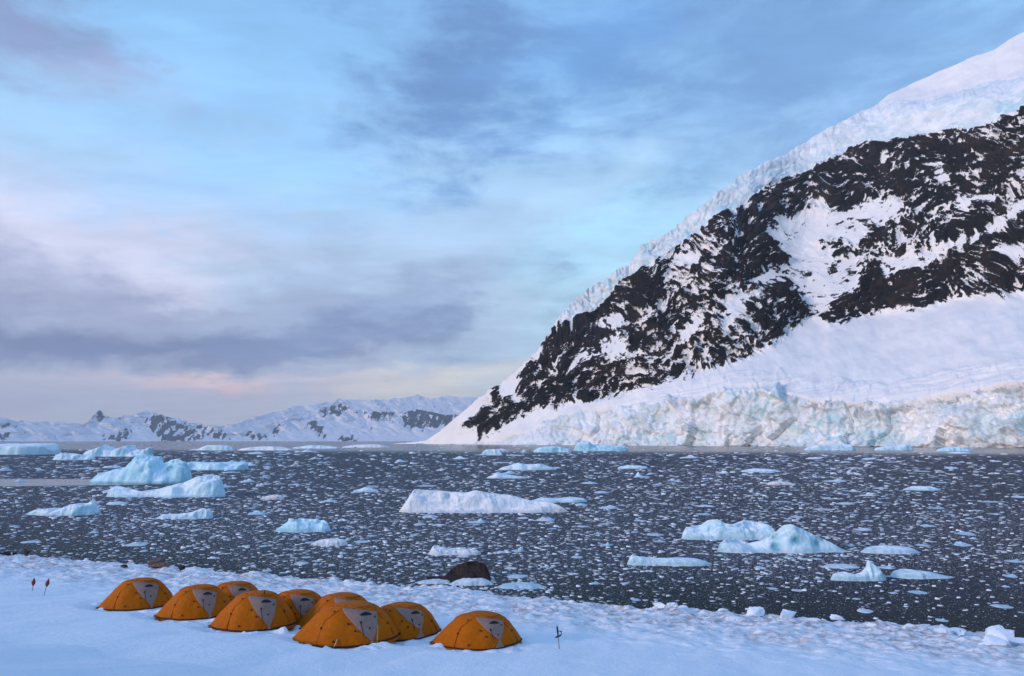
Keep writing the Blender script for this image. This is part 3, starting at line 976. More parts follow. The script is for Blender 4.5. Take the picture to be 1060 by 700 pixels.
def floe_mesh(kind, seed):
    nm, word, hh, rg = kind
    rs = np.random.default_rng(seed)
    n, m = 22, 9
    th = np.linspace(0, 2 * np.pi, n, endpoint=False)
    rad = 1 + .22 * fbm(np.cos(th) * 1.2 + seed, np.sin(th) * 1.2, octs=4, seed=seed)
    vs, fs = [], []
    fr = np.linspace(1, .0, m, endpoint=False)
    px_, py_ = rs.uniform(-.35, .35), rs.uniform(-.2, .3)
    for i, f in enumerate(fr):
        for k in range(n):
            x = rad[k] * f * math.cos(th[k]); y = rad[k] * f * math.sin(th[k]) * .8
            if i == 0: z = -.12
            else:
                e = min(1, (1 - f) * 3.2) ** .6
                base = hh * (.55 if nm in ('flat', 'blocky') else .35)
                d = math.hypot(x - px_, y - py_)
                pk = hh * math.exp(-(d / (.38 if nm == 'pointed' else .6)) ** 2) * (.25 if nm == 'flat' else .8)
                z = e * (base + pk) * (1 + rg * float(fbm(x * 2.2 + seed, y * 2.2, octs=3, seed=seed + 1)))
            vs.append((x, y, z))
    vs.append((0, 0, vs[-1][2]))
    for i in range(m - 1):
        for k in range(n):
            k2 = (k + 1) % n
            fs.append((i * n + k, i * n + k2, (i + 1) * n + k2, (i + 1) * n + k))
    for k in range(n):
        fs.append(((m - 1) * n + k, (m - 1) * n + (k + 1) % n, len(vs) - 1))
    me = py_mesh('ice_floe', vs, fs)
    me.attributes.new('deep', 'FLOAT', 'POINT')
    return me


for s in shapes:
    for v in range(3):
        for mt in ('floe', 'floe_blue'):
            me = floe_mesh(s, 100 + len(protos) * 7)
            me.materials.append(M[mt])
            protos.append((s, mt, me))


def cover(x, y):
    """how thickly brash covers the sea here, 0..1"""
    a, s = shore_coords(x, y)
    d = np.hypot(x, y)
    c = .62 + .75 * fbm(x / (d * .34 + 4), y / (d * .20 + 4), octs=5, seed=61)
    gap = sstep(-2, 9, x) * sstep(-20 - .22 * x, -1, s + 3 * fbm(x / 5, y / 5, octs=3, seed=66))              # open dark water off the right of the beach
    c = c * (1 - .86 * gap)
    sl = np.hypot((x + 148) / 80, (y - 168) / 17)
    c = np.where(sl < 1.0, c * .03, c)
    c = c * (1 - .7 * sstep(520, 800, y + .30 * x + 90 * fbm(x / 150, y / 150, octs=3, seed=67)))
    return np.clip(c, .03, 1)


def clear(x, y, r):
    for lx, ly, w, _ in landmarks:
        if abs(x - lx) < w * .55 + r and -r < y - ly < w * .5 + r:
            return False
    return True


floes = []
tries = 0
NFL = 262
while len(floes) < NFL and tries < 40000:
    tries += 1
    py = 466 + 188 * random.random() ** 1.2
    px = random.uniform(-12, 1072)
    x, y = (float(v) for v in on_water(px, py))
    a, s = shore_coords(x, y)
    if s > -1.2: continue
    if random.random() > float(cover(np.array([x]), np.array([y]))[0]) + .15: continue
    wpx = 8.5 + 15 * random.random() ** 2.6
    r = wpx * y / FPX / 2
    if not clear(x, y, r * .6): continue
    if any((px - f[6]) ** 2 + ((py - f[7]) * 2.5) ** 2 < (wpx * .5 + f[8] * .5) ** 2 for f in floes): continue
    floes.append([x, y, r, None, None, None, px, py, wpx])
sizes = sorted(f[8] for f in floes)
used = {}
for f in floes:
    x, y, r, *_, px, py, wpx = f
    s, mt, me = random.choice(protos)
    o = link('ice_floe', me)
    o.location = (x, y, 0)
    hsc = random.uniform(.45, .95)
    hsc *= .7
    o.scale = (r, r * random.uniform(.7, 1.0) * (1.3 if py > 500 else 1.6), r * hsc)
    o.rotation_euler = (0, 0, random.uniform(-.5, .5) + random.choice((0, PI_)))
    near = min(landmarks, key=lambda L: ((L[0] - x) / y) ** 2 * 1.0 + (math.log(L[1] / y)) ** 2 * .5)
    ang = (x / y - near[0] / near[1])
    half = near[2] / near[1] / 2
    if abs(ang) < half: d = 'in front of' if y < near[1] else 'behind'
    elif ang < 0: d = 'left of' if y > near[1] * .9 else 'ahead and left of'
    else: d = 'right of' if y > near[1] * .9 else 'ahead and right of'
    rank = sum(v < wpx for v in sizes) / len(sizes)
    sw = 'tiny' if rank < .3 else 'small' if rank < .65 else 'medium' if rank < .9 else 'large'
    cw = 'white' if mt == 'floe' else 'bluish'
    base = f'{sw} {cw} {s[1]} floe {d} {near[3]}'
    used.setdefault(base, []).append((o, x / y, y))
ORD = ['leftmost', 'second from left', 'third from left', 'fourth from left', 'fifth from left', 'sixth from left', 'seventh from left']
for base, lst in used.items():
    lst.sort(key=lambda q: q[1])
    for i, (o, _, _) in enumerate(lst):
        lab = base
        if len(lst) == 2: lab = ('left of two: ', 'right of two: ')[i] + base
        elif len(lst) > 2: lab = ORD[min(i, 6)] + ': ' + base.replace('mid sized', 'medium')
        tag(o, lab, 'ice floe', 'small ice floes scattered over the bay')

# ------------------------------------------------------------------ brash ice: countless fragments, one object
def brash(n, ylo, yhi, sides, seed):
    rs = np.random.default_rng(seed)
    yy = np.linspace(ylo, yhi, 400)
    den = np.interp(yy, [459.5, 480, 510, 560, 670], [2000, 2900, 2500, 1900, 1500])
    cdf = np.cumsum(den); n = int(cdf[-1] * (yy[1] - yy[0]) * 1.3)
    py = np.interp(rs.random(n), cdf / cdf[-1], yy)
    px = -300 + 1530 * rs.random(n)
    x, y = on_water(px, py)
    a, s = shore_coords(x, y)
    keep = (s < -.25) & (rs.random(n) < cover(x, y))
    x, y = x[keep], y[keep]
    n = len(x)
    d = np.hypot(x, y)
    pmin = np.interp(py[keep], [460, 520, 660], [.9, 1.0, 1.2])
    wpx = pmin + (6.6 - pmin) * rs.random(n) ** 18
    r = wpx * y / FPX / 2
    th = 2 * np.pi * (np.arange(sides)[None, :] + .6 * rs.random((n, sides))) / sides
    rad = r[:, None] * (.7 + .5 * rs.random((n, sides)))
    asp = .45 + .6 * rs.random(n) + .8 * sstep(60, 300, d)
    rot = rs.uniform(-.6, .6, n)
    ex, ey = rad * np.cos(th), rad * np.sin(th) * asp[:, None] * .8
    bx = ex * np.cos(rot)[:, None] - ey * np.sin(rot)[:, None]
    by = ex * np.sin(rot)[:, None] + ey * np.cos(rot)[:, None]
    h = r * (.06 + .30 * rs.random(n) ** 2.5) + .01
    tilt = .35 * rs.normal(size=(n, 2)) * (h / r)[:, None]
    top = .72 + .15 * rs.random(n)
    tx, ty = bx * top[:, None], by * top[:, None]
    tz = h[:, None] + tilt[:, :1] * tx + tilt[:, 1:] * ty
    tz = np.maximum(tz, .012)
    V = np.empty((n, 2 * sides, 3), np.float32)
    V[:, :sides, 0] = x[:, None] + bx; V[:, :sides, 1] = y[:, None] + by; V[:, :sides, 2] = -.03
    V[:, sides:, 0] = x[:, None] + tx; V[:, sides:, 1] = y[:, None] + ty; V[:, sides:, 2] = tz
    base = (np.arange(n) * 2 * sides)[:, None]
    quads = []
    for k in range(sides):
        k2 = (k + 1) % sides
        quads.append(base + np.array([[k, k2, sides + k2, sides + k]]))
    if sides == 4:
        quads.append(base + np.array([[4, 5, 6, 7]]))
    else:                                           # six sides: two quads on top
        quads.append(base + np.array([[6, 7, 8, 9]]))
        quads.append(base + np.array([[6, 9, 10, 11]]))
    # small bits lie awash and wet, big ones stand dry and white
    lane = .5 + .5 * fbm(x / (d * .5 + 4), y / (d * .12 + 3), octs=4, seed=63)
    frost = np.clip(.09 + .8 * sstep(1.8, 6.0, wpx) + .6 * np.clip(lane, 0, 1) * rs.random(n) ** 2, 0, 1)
    return V.reshape(-1, 3), np.concatenate(quads), np.repeat(frost, 2 * sides)


parts = [brash(0, 530, 670, 6, 1), brash(0, 459.5, 530, 4, 2)]
off, VV, QQ, FF = 0, [], [], []
for v, q, f in parts:
    VV.append(v); QQ.append(q + off); FF.append(f); off += len(v)
me = mesh_np('brash_ice', np.concatenate(VV), np.concatenate(QQ), False, dict(frost=np.concatenate(FF)))
tag(link('brash_ice', me, M['brash']), 'countless small fragments of brash ice covering the bay', 'brash ice', None, 'stuff')


# ------------------------------------------------------------------ the mountain across the bay
def curve(pts):
    p = np.array(pts, float)
    return p[:, 0], p[:, 1]


def el_of(pts, az):
    px, py = curve(pts)
    a, e = azel(px, py)
    o = np.argsort(a)
    return np.interp(az, a[o], e[o])


SIL = [(405, 459.8), (440, 456.5), (455, 447), (470, 434), (482, 424), (500, 409), (520, 396), (540, 379), (556, 363), (566, 349), (574, 336), (580, 326), (592, 316), (606, 304),
       (622, 294), (640, 282), (655, 274), (665, 258), (676, 250), (692, 243), (705, 231), (722, 217), (742, 200), (760, 190), (775, 177), (795, 168), (812, 161), (832, 149),
       (850, 136), (870, 127), (892, 116), (905, 110), (920, 99), (945, 86), (970, 75), (1000, 62), (1030, 51), (1046, 40), (1060, 33), (1100, 8), (1180, -45), (1330, -130)]
RIM = [q for q in SIL if q[0] < 906] + [(940, 106), (980, 102), (1005, 98), (1030, 90), (1060, 84), (1150, 62), (1330, 20)]
ROCKTOP = [(405, 459.8), (440, 456.7), (482, 437), (506, 412), (530, 402), (548, 377), (567, 349), (579, 339), (597, 331), (629, 310), (659, 285), (700, 260), (731, 234), (775, 206), (797, 190), (829, 182),
           (860, 170), (897, 149), (928, 146), (972, 138), (1019, 135), (1041, 121), (1060, 115), (1150, 90), (1330, 40)]
ROCKLOW = [(405, 460), (470, 455), (498, 452), (517, 444), (551, 425), (574, 423), (606, 414), (681, 400), (709, 386), (756, 378), (797, 359), (835, 330), (859, 336), (903, 321), (944, 323), (978, 312), (1060, 303), (1330, 290)]
CLIFF = [(405, 460), (440, 459.6), (480, 458.5), (520, 455), (545, 447), (560, 438), (600, 427), (640, 422), (670, 420), (690, 416), (720, 409), (760, 405), (790, 406), (801, 406), (808, 398), (813, 406), (830, 412), (845, 418), (858, 413),
         (870, 412), (882, 418), (900, 419), (925, 419), (945, 415), (965, 410), (980, 407), (1005, 406), (1030, 402), (1060, 398), (1150, 390), (1330, 385)]
NC, NR, NB = 860, 560, 40
az0, _ = azel(408, 458); az1, _ = azel(1230, 200)
AZ = np.linspace(float(az0), float(az1), NC)
e_base = np.full(NC, 0.0)
Dbase = np.interp(to_px(AZ, AZ * 0)[0], [405, 440, 480, 560, 700, 850, 1060, 1300], [2500, 2250, 1950, 1680, 1480, 1340, 1230, 1180])
e_base = np.arctan2(-CAMZ - 6, Dbase)
e_sil = np.maximum(el_of(SIL, AZ), e_base + .002)
e_rim = np.minimum(el_of(RIM, AZ), e_sil)
e_rt = np.minimum(el_of(ROCKTOP, AZ), e_rim)
e_rl = np.minimum(el_of(ROCKLOW, AZ), e_rt)
e_cl = np.minimum(el_of(CLIFF, AZ), e_rl)
jag = vnoise(AZ * 260, AZ * 0, seed=5) * .5 + vnoise(AZ * 700, AZ * 0, seed=6) * .3
jag = np.where(e_sil > .06, .0013 * jag * sstep(905, 860, to_px(AZ, e_sil)[0]) * (1 + 1.4 * sstep(700, 640, to_px(AZ, e_sil)[0])), 0)
T = np.linspace(0, 1, NR)[:, None] ** 1.0
EL = e_base[None] + (e_sil - e_base)[None] * T + jag[None] * sstep(.9, 1, T)
AZg = np.broadcast_to(AZ, EL.shape)
PX, PY = to_px(AZg, EL)
wob = .0035 * fbm(AZg * 60, EL * 60, octs=4, seed=44)
ew = EL + wob
tan_al = np.full(EL.shape, math.tan(R(32)))
soft = .004


def zone(lo, hi):
    return sstep(-soft, soft, ew - lo) * (1 - sstep(-soft, soft, ew - hi))


def put(val, w):
    global tan_al
    tan_al = tan_al * (1 - w) + val * w


wl = sstep(470, 780, PX)
steepcliff = np.tan(np.radians(38 + 36 * wl))
put(steepcliff, zone(np.full(NC, -1.), e_cl[None]))
put(math.tan(R(27)), zone(e_cl[None], e_rl[None]) * wl)
put(math.tan(R(34)), zone(e_cl[None], e_rl[None]) * (1 - wl))
put(math.tan(R(52)), zone(e_rl[None], e_rt[None]))
put(math.tan(R(58)), zone(e_rt[None], e_rim[None]))
put(math.tan(R(43)), sstep(-soft, soft, ew - e_rim[None]) * sstep(880, 930, PX))
TE = np.tan(EL)
tan_al = np.maximum(tan_al, TE + .12)
D = np.empty_like(EL); D[0] = Dbase
for i in range(1, NR):
    D[i] = D[i - 1] * (1 + (TE[i] - TE[i - 1]) / (tan_al[i] - TE[i - 1]))
# a terrace behind the rim of the hanging glacier
D = D + 140 * sstep(-.0005, .006, EL - e_rim[None] - .0012 * fbm(AZg * 90, AZg * 0, octs=3, seed=9)) * sstep(890, 930, PX)
ker = np.exp(-.5 * (np.arange(-60, 61) / 22.) ** 2); ker /= ker.sum()
Dp = np.pad(D, ((0, 0), (60, 60)), mode='edge')
D = np.stack([np.convolve(r_, ker, 'valid') for r_ in Dp])
Hh = CAMZ + D * TE
# the far side of the ridge
back = np.linspace(0, 1, NB + 1)[1:, None]
Db = D[-1:] + 900 * back
Hb = Hh[-1:] - (900 * back) * math.tan(R(30)) * (.25 + .75 * back)
Hb = np.maximum(Hb, -20)
Dall = np.concatenate([D, Db]); Hall = np.concatenate([Hh, Hb])
AZall = np.broadcast_to(AZ, Dall.shape)
PXa = np.concatenate([PX, np.broadcast_to(PX[-1:], Db.shape)]); PYa = np.concatenate([PY, np.broadcast_to(PY[-1:] - 40, Db.shape)])
MX, MY, MZ = Dall * np.sin(AZall), Dall * np.cos(AZall), Hall.copy()


def normals(x, y, z):
    P = np.stack([x, y, z], -1)
    du = np.gradient(P, axis=1); dv = np.gradient(P, axis=0)
    n = np.cross(du, dv)
    n /= np.linalg.norm(n, axis=-1, keepdims=True) + 1e-9
    return n


ROCK = [(478, 447), (490, 430), (506, 410), (515, 401), (516, 410), (524, 414), (535, 414), (540, 391), (548, 375), (555, 374), (557, 384), (561, 369), (567, 346), (572, 342), (579, 337),
        (588, 330), (597, 330), (618, 316), (629, 309), (640, 293), (659, 284), (700, 259), (731, 233), (775, 205), (797, 189), (829, 182), (840, 173), (870, 160), (897, 148), (928, 145), (956, 142),
        (972, 137), (1019, 134), (1041, 120), (1060, 114), (1150, 80), (1340, 20), (1340, 296), (1150, 292), (1060, 303), (1041, 312), (1016, 305), (978, 312), (944, 324), (925, 318), (903, 321), (875, 333), (859, 337),
        (848, 326), (835, 328), (797, 359), (756, 378), (740, 383), (709, 386), (681, 400), (640, 409), (618, 414), (606, 417), (602, 411), (574, 423), (561, 419), (558, 414), (551, 425), (517, 444), (498, 452), (494, 444)]
PATCH = [[(583, 389), (606, 357), (620, 353), (643, 343), (650, 364), (625, 373), (606, 380), (588, 389)],
         [(604, 340), (620, 330), (643, 321), (650, 332), (636, 343), (618, 339)],
         [(697, 265), (725, 263), (725, 277), (703, 274)],
         [(791, 242), (803, 227), (857, 216), (862, 246), (841, 255), (829, 274), (810, 264), (797, 246)],
         [(810, 274), (835, 259), (862, 255), (866, 312), (846, 334), (835, 321), (822, 303), (816, 290), (785, 302), (776, 290), (797, 277)],
         [(840, 224), (865, 222), (903, 206), (928, 206), (946, 217), (903, 234), (887, 250), (840, 248)],
         [(838, 274), (890, 263), (892, 296), (861, 318), (840, 328)],
         [(909, 268), (944, 261), (972, 268), (950, 277), (915, 291)],
         [(975, 255), (1016, 238), (1060, 206), (1060, 218), (1035, 238), (997, 257)],
         [(988, 208), (1029, 199), (1035, 208), (997, 218)],
         [(1029, 258), (1064, 250), (1064, 266), (1035, 267)],
         [(962, 170), (978, 165), (982, 189), (970, 192)],
         [(750, 312), (775, 296), (782, 306), (765, 330), (748, 345)],
         [(560, 398), (575, 372), (588, 362), (584, 378)],
         [(705, 345), (722, 330), (728, 335), (712, 352)], [(660, 330), (676, 320), (680, 326), (664, 338)]]
reg = poly_sd(PXa, PYa, ROCK)
pt = np.full(reg.shape, -1e9)
for p in PATCH:
    pt = np.maximum(pt, poly_sd(PXa, PYa, p))
out_ = np.clip(reg / 7., -1.8, 0)
reg = np.minimum(reg, np.maximum(-pt, -4.6))
# ledges: long streaks climbing to the right, bent by slow noise
wx, wy = PXa + 22 * fbm(PXa / 90, PYa / 90, octs=3, seed=91), PYa + 22 * fbm(PXa / 90, PYa / 90, octs=3, seed=92)
ang = np.radians(np.interp(PXa, [480, 620, 860, 1060], [48, 42, 30, 24]))
al = wx * np.cos(ang) - wy * np.sin(ang)
ac = wx * np.sin(ang) + wy * np.cos(ang)
led = ridged(al / 46, ac / 17, octs=5, gain=.58, seed=101)
led2 = fbm(al / 18, ac / 5.4, octs=5, gain=.6, seed=103)
gul = ridged(wx / 70, wy / 120, octs=4, seed=107)
dens = fbm(PXa / 60, PYa / 60, octs=3, seed=110)
led3 = fbm(al / 6.2, ac / 2.6, octs=4, gain=.62, seed=109)
rock = np.clip(reg / 7.0, -.95, .42) + np.where(out_ < -.3, out_, 0) + .9 * led2 + 1.3 * led3 - .35 * np.clip(led - .1, -.6, .6) - .06 + .62 * dens + .4 * sstep(640, 540, PXa) + .02 * np.exp(-((PXa - 985) / 80) ** 2 - ((PYa - 185) / 45) ** 2) + .14 * np.exp(-((PXa - 705) / 60) ** 2 - ((PYa - 310) / 50) ** 2)
rock = np.where(out_ < -1.2, -1.5, rock)
N = normals(MX, MY, MZ)
rz = sstep(-8, 6, reg)
amp = 26 * rz
disp = amp * (.55 * led + .5 * led2 + .16 * led3 + .5 * gul) + 5 * (1 - rz) * fbm(PXa / 40, PYa / 26, octs=4, seed=120)
# serac blocks on the hanging glacier and on the glacier front
capz = np.zeros(reg.shape); capz[:NR] = zone(e_rt[None] + .002, e_rim[None] + .004) * sstep(560, 600, PX)
capz[NR:] = capz[NR - 1] * np.linspace(1, 0, NB)[:, None]
clz = np.zeros(reg.shape); clz[:NR] = (1 - sstep(-.002, .003, ew - e_cl[None]))
wpx_ = 9 * fbm(PXa / 18, PYa / 18, octs=3, seed=180); wpy_ = 9 * fbm(PXa / 18, PYa / 18, octs=3, seed=181)
d1, gap, val = worley((PXa + wpx_ + .5 * PYa) / 13., (PYa + wpy_ - .3 * PXa) / 12., seed=3)
d1b, gapb, valb = worley((PXa + .5 * wpx_) / 5.2, (PYa + .5 * wpy_) / 7.0, seed=8)
d1c, gapc, valc = worley((PXa + 6 * fbm(PXa / 25, PYa / 25, seed=2)) / 21., PYa / 26., seed=13)
ser = (val - .5) * 20 + (valb - .5) * 9 - 12 * sstep(.18, .0, gap) - 5 * sstep(.2, .0, gapb)
low = sstep(760, 650, PXa)
disp = disp + capz * ser * (.14 + .42 * low) + capz * 7 * fbm(PXa / 30, PYa / 14, octs=4, seed=130)
fr = (valc - .5) * 36 + (valb - .5) * 15 + 20 * fbm(PXa / 38, PYa / 34, octs=6, gain=.52, seed=140) - 3 * sstep(.12, 0., gapc)
disp = disp + .75 * clz * fr * sstep(450, 640, PXa)
# crevassed shoulder of the lower glacier
low_g = np.zeros(reg.shape); low_g[:NR] = zone(e_cl[None], e_cl[None] + .028) * wl
disp = disp + low_g * (6 * ridged((PXa + 3 * PYa) / 60, (PYa + .15 * PXa) / 7, octs=4, seed=150) + 2 * (valb - .5))
fade = np.clip(np.concatenate([np.ones((NR, NC)), np.linspace(1, .3, NB)[:, None] * np.ones((1, NC))]), 0, 1)
small = sstep(425, 520, PXa)
disp = disp * fade * (.25 + .75 * small)
sg = np.sign(-N[..., 1])                                  # outward: towards the bay
sg[sg == 0] = 1
MX = Dall * np.sin(AZall) + N[..., 0] * sg * disp
MY = Dall * np.cos(AZall) + N[..., 1] * sg * disp
MZ = Hall + N[..., 2] * sg * disp
N2 = normals(MX, MY, MZ)
flatness = np.abs(N2[..., 2])
rock = rock - 1.1 * (flatness - .58) * rz
lower = np.zeros(reg.shape); lower[:NR] = 1 - sstep(.15, .75, (EL - e_rt[None]) / np.maximum(e_rim - e_rt, .004)[None])
crack = sstep(.05, .0, gap) * (val > .55)
blue = np.clip(capz * (.5 * lower + crack + .25 * low + .6 * fbm(PXa / 26, PYa / 10, octs=4, seed=160)), 0, 1)
bl2 = np.clip(clz * sstep(560, 740, PXa) * (.12 + .8 * fbm(PXa / 60, PYa / 30, octs=4, seed=161)), 0, 1)
bl2 = np.maximum(bl2, clz * np.clip(poly_sd(PXa, PYa, [(636, 462), (650, 448), (668, 446), (684, 438), (700, 446), (702, 462)]) / 3, 0, .9))
topz = np.zeros(reg.shape); topz[:NR] = sstep(-.016, -.002, EL - e_cl[None]) * sstep(790, 830, PX) * clz[:NR]
d_dirt = np.clip(clz * (.12 + .9 * fbm((PXa + PYa * .8) / 34, PYa / 20, octs=5, seed=163)) + topz * 1.5 + .75 * clz * sstep(970, 1030, PXa) * sstep(430, 405, PYa), 0, 1)
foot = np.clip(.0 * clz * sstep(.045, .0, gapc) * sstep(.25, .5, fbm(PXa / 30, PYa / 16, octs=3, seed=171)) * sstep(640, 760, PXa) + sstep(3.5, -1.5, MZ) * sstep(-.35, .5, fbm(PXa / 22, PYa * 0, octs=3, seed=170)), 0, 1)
Vm = np.stack([MX.ravel(), MY.ravel(), MZ.ravel()], 1)
Qm = grid_quads(*MX.shape)
fcap = (capz.ravel()[Qm].mean(1) > .5)
fcl = (clz.ravel()[Qm].mean(1) > .5)
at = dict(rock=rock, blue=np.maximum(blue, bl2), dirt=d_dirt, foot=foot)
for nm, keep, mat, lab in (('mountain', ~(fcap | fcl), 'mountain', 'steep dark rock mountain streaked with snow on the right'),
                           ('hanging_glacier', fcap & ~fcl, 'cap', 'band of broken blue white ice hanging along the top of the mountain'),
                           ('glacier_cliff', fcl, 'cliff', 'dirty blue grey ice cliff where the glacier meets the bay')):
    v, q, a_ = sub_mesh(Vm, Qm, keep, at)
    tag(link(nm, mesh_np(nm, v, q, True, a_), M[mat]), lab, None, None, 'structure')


# ------------------------------------------------------------------ mountains at the head of the bay
def range_(name, sil, D0, px0, px1, slope, rock_polys, label, seed, nc=620, nr=120, lift=.0):
    a0, a1 = float(azel(px0, 457)[0]), float(azel(px1, 457)[0])
    az = np.linspace(a0, a1, nc)
    es = el_of(sil, az) + .0030 * (ridged(az * 62, az * 0, octs=6, gain=.6, seed=seed) - .25)
    eb = np.full(nc, math.atan2(-CAMZ - 15, D0))
    es = np.maximum(es, eb + .001)
    t = np.linspace(0, 1, nr)[:, None]
    el = eb[None] + (es - eb)[None] * t
    D = D0 * (1 + (np.tan(el) - np.tan(eb)[None]) / slope)
    D = D + D0 * (.020 * ridged(az[None] * 44 + el * 50, el * 90, octs=6, gain=.6, seed=seed + 1)) * t * (1 - .3 * t)
    px, py = to_px(np.broadcast_to(az, el.shape), el)
    r = np.full(px.shape, -1e9)
    for p in rock_polys: r = np.maximum(r, poly_sd(px, py, p))
    str_ = fbm((px + .5 * py) / 2.6, (py - .3 * px) / 5.5, octs=5, gain=.62, seed=seed + 5)
    rock = np.clip(r / 4., -1.2, .4) + 1.5 * str_ - .08 + .45 * sstep(400, 430, px) * (r > -1)
    h = CAMZ + D * np.tan(el)
    bk = np.linspace(0, 1, 14)[1:, None]
    D2 = np.concatenate([D, D[-1:] + D0 * .25 * bk]); h2 = np.concatenate([h, np.maximum(h[-1:] - D0 * .25 * bk * .5, -15)])
    rk = np.concatenate([rock, np.full((13, nc), -1.)])
    A2 = np.broadcast_to(az, D2.shape)
    v = np.stack([(D2 * np.sin(A2)).ravel(), (D2 * np.cos(A2)).ravel(), h2.ravel()], 1)
    tag(link(name, mesh_np(name, v, grid_quads(*D2.shape), True, dict(rock=rk.ravel())), M['far']), label, None, None, 'structure')


range_('snowy_ridge', [(-160, 436), (-60, 428), (-10, 431), (8, 432), (25, 440), (48, 448), (62, 451), (78, 446), (90, 437), (98, 428), (103, 424), (108, 431), (118, 434), (130, 430), (142, 427), (156, 425),
                       (166, 429), (178, 433), (196, 436), (212, 440), (232, 446), (248, 449), (262, 446), (276, 440), (290, 434), (304, 429), (318, 426), (334, 422), (346, 416), (352, 413), (358, 418), (364, 424), (369, 425),
                       (380, 425), (392, 426), (405, 426), (414, 428), (424, 425), (430, 423), (440, 425), (452, 427), (462, 429), (470, 428), (482, 432), (500, 436), (540, 440), (640, 446)],
       16500, -160, 640, .50,
       [[(96, 433), (101, 426), (108, 432), (104, 434)], [(150, 436), (160, 431), (170, 432), (180, 438), (192, 440), (206, 446), (206, 457), (190, 456), (172, 457), (164, 450), (156, 444)],
        [(200, 442), (210, 440), (226, 446), (234, 450), (226, 452), (210, 450)], [(110, 452), (130, 444), (138, 446), (128, 458), (118, 458)],
        [(330, 426), (340, 422), (352, 418), (360, 424), (350, 428), (336, 430)], [(366, 427), (380, 426), (406, 427), (398, 434), (388, 434), (376, 429)],
        [(415, 430), (430, 424), (446, 426), (464, 430), (474, 430), (462, 440), (446, 442), (430, 442), (420, 440)], [(282, 446), (290, 442), (292, 446), (284, 448)],
        [(318, 437), (326, 437), (340, 452), (338, 455), (328, 444)], [(350, 454), (366, 452), (368, 457), (352, 458)], [(250, 448), (262, 448), (276, 453), (260, 454)], [(0, 440), (10, 438), (14, 440), (2, 443)], [(-4, 452), (8, 448), (14, 452), (0, 456)]],
       'pale snow ridge with blue dark rock bands at the head of the bay', 200)
range_('distant_mountain', [(-200, 440), (-60, 438), (20, 436), (90, 440), (135, 440), (160, 440), (200, 441), (240, 440), (262, 432), (290, 424), (312, 420), (330, 418), (356, 413), (372, 414), (396, 414), (414, 412), (432, 409), (446, 412), (470, 410), (492, 412), (520, 410),
                            (560, 412), (640, 420)], 26000, -200, 640, .36, [], 'far snow mountains fading into the haze', 240, nr=60)

# ------------------------------------------------------------------ the haze in the air
hz0, hz1 = -27.0, 2100.0
b = 34000.0
vs = [(-b, -3400, hz0), (b, -3400, hz0), (b, b, hz0), (-b, b, hz0), (-b, -3400, hz1), (b, -3400, hz1), (b, b, hz1), (-b, b, hz1)]
me = py_mesh('haze', vs, [(0, 3, 2, 1), (4, 5, 6, 7), (0, 1, 5, 4), (1, 2, 6, 5), (2, 3, 7, 6), (3, 0, 4, 7)], False)
m = bpy.data.materials.new('haze_air'); m.use_nodes = True
t = NT(m.node_tree)
v = t.n('ShaderNodeVolumePrincipled')
v.inputs['Color'].default_value = (.74, .86, 1.0, 1)
v.inputs['Density'].default_value = 3e-5
v.inputs['Anisotropy'].default_value = .1
o = t.n('ShaderNodeOutputMaterial')
t.t.links.new(v.outputs[0], o.inputs['Volume'])
tag(link('haze', me, m), 'pale haze over the bay', 'haze', None, 'stuff')

# ------------------------------------------------------------------ sky
world = bpy.data.worlds.new('World'); sc.world = world
world.use_nodes = True
t = NT(world.node_tree)
SUN_EL, SUN_AZ = R(13), R(-118)                   # low sun behind the left shoulder, azimuth from +Y towards +X
STR = .1
sky = t.n('ShaderNodeTexSky', sky_type='NISHITA', sun_disc=False)
sky.sun_elevation = SUN_EL; sky.sun_rotation = SUN_AZ
dirv = t.vmath('NORMALIZE', t.n('ShaderNodeTexCoord').outputs['Generated'])
sep = t.n('ShaderNodeSeparateXYZ'); t.put(sep.inputs[0], dirv)
az = t.math('ARCTAN2', sep.outputs[0], sep.outputs[1])
el = t.math('ARCSINE', sep.outputs[2])
# cloud-plane coordinates make the cloud texture lie flat overhead
inv = t.math('DIVIDE', 1.0, t.math('ADD', t.math('MAXIMUM', sep.outputs[2], 0.0), .13))
cl = t.n('ShaderNodeCombineXYZ')
t.put(cl.inputs[0], t.math('MULTIPLY', sep.outputs[0], inv)); t.put(cl.inputs[1], t.math('MULTIPLY', sep.outputs[1], inv))
cloudv = cl.outputs[0]
ae = t.n('ShaderNodeCombineXYZ'); t.put(ae.inputs[0], az); t.put(ae.inputs[1], el)
nwarp = t.n('ShaderNodeTexNoise'); t.put(nwarp.inputs['Vector'], t.mapping(dirv, scale=(4.2, 4.2, 9)))
nwarp.inputs['Detail'].default_value = 8; nwarp.inputs['Scale'].default_value = 1; nwarp.inputs['Roughness'].default_value = .6
wv = t.vmath('MULTIPLY', t.vmath('SUBTRACT', nwarp.outputs['Color'], (.5, .5, .5)), (.40, .18, 0))
aew = t.vmath('ADD', ae.outputs[0], wv)
ragn = t.noise(t.mapping(dirv, rot=(0, R(-14), 0), scale=(5.5, 5.5, 15)), 1.0, 9, .63, .4)
ragf = t.noise(t.mapping(dirv, rot=(0, R(-16), 0), scale=(15, 15, 46)), 1.0, 7, .62, .3)
rag = t.math('ADD', t.math('MULTIPLY', t.math('SUBTRACT', ragn, .5), 2.3), t.math('MULTIPLY', t.math('SUBTRACT', ragf, .5), 1.0))
ramp = t.n('ShaderNodeValToRGB')
t.put(ramp.inputs[0], t.math('DIVIDE', el, PI_ / 2))
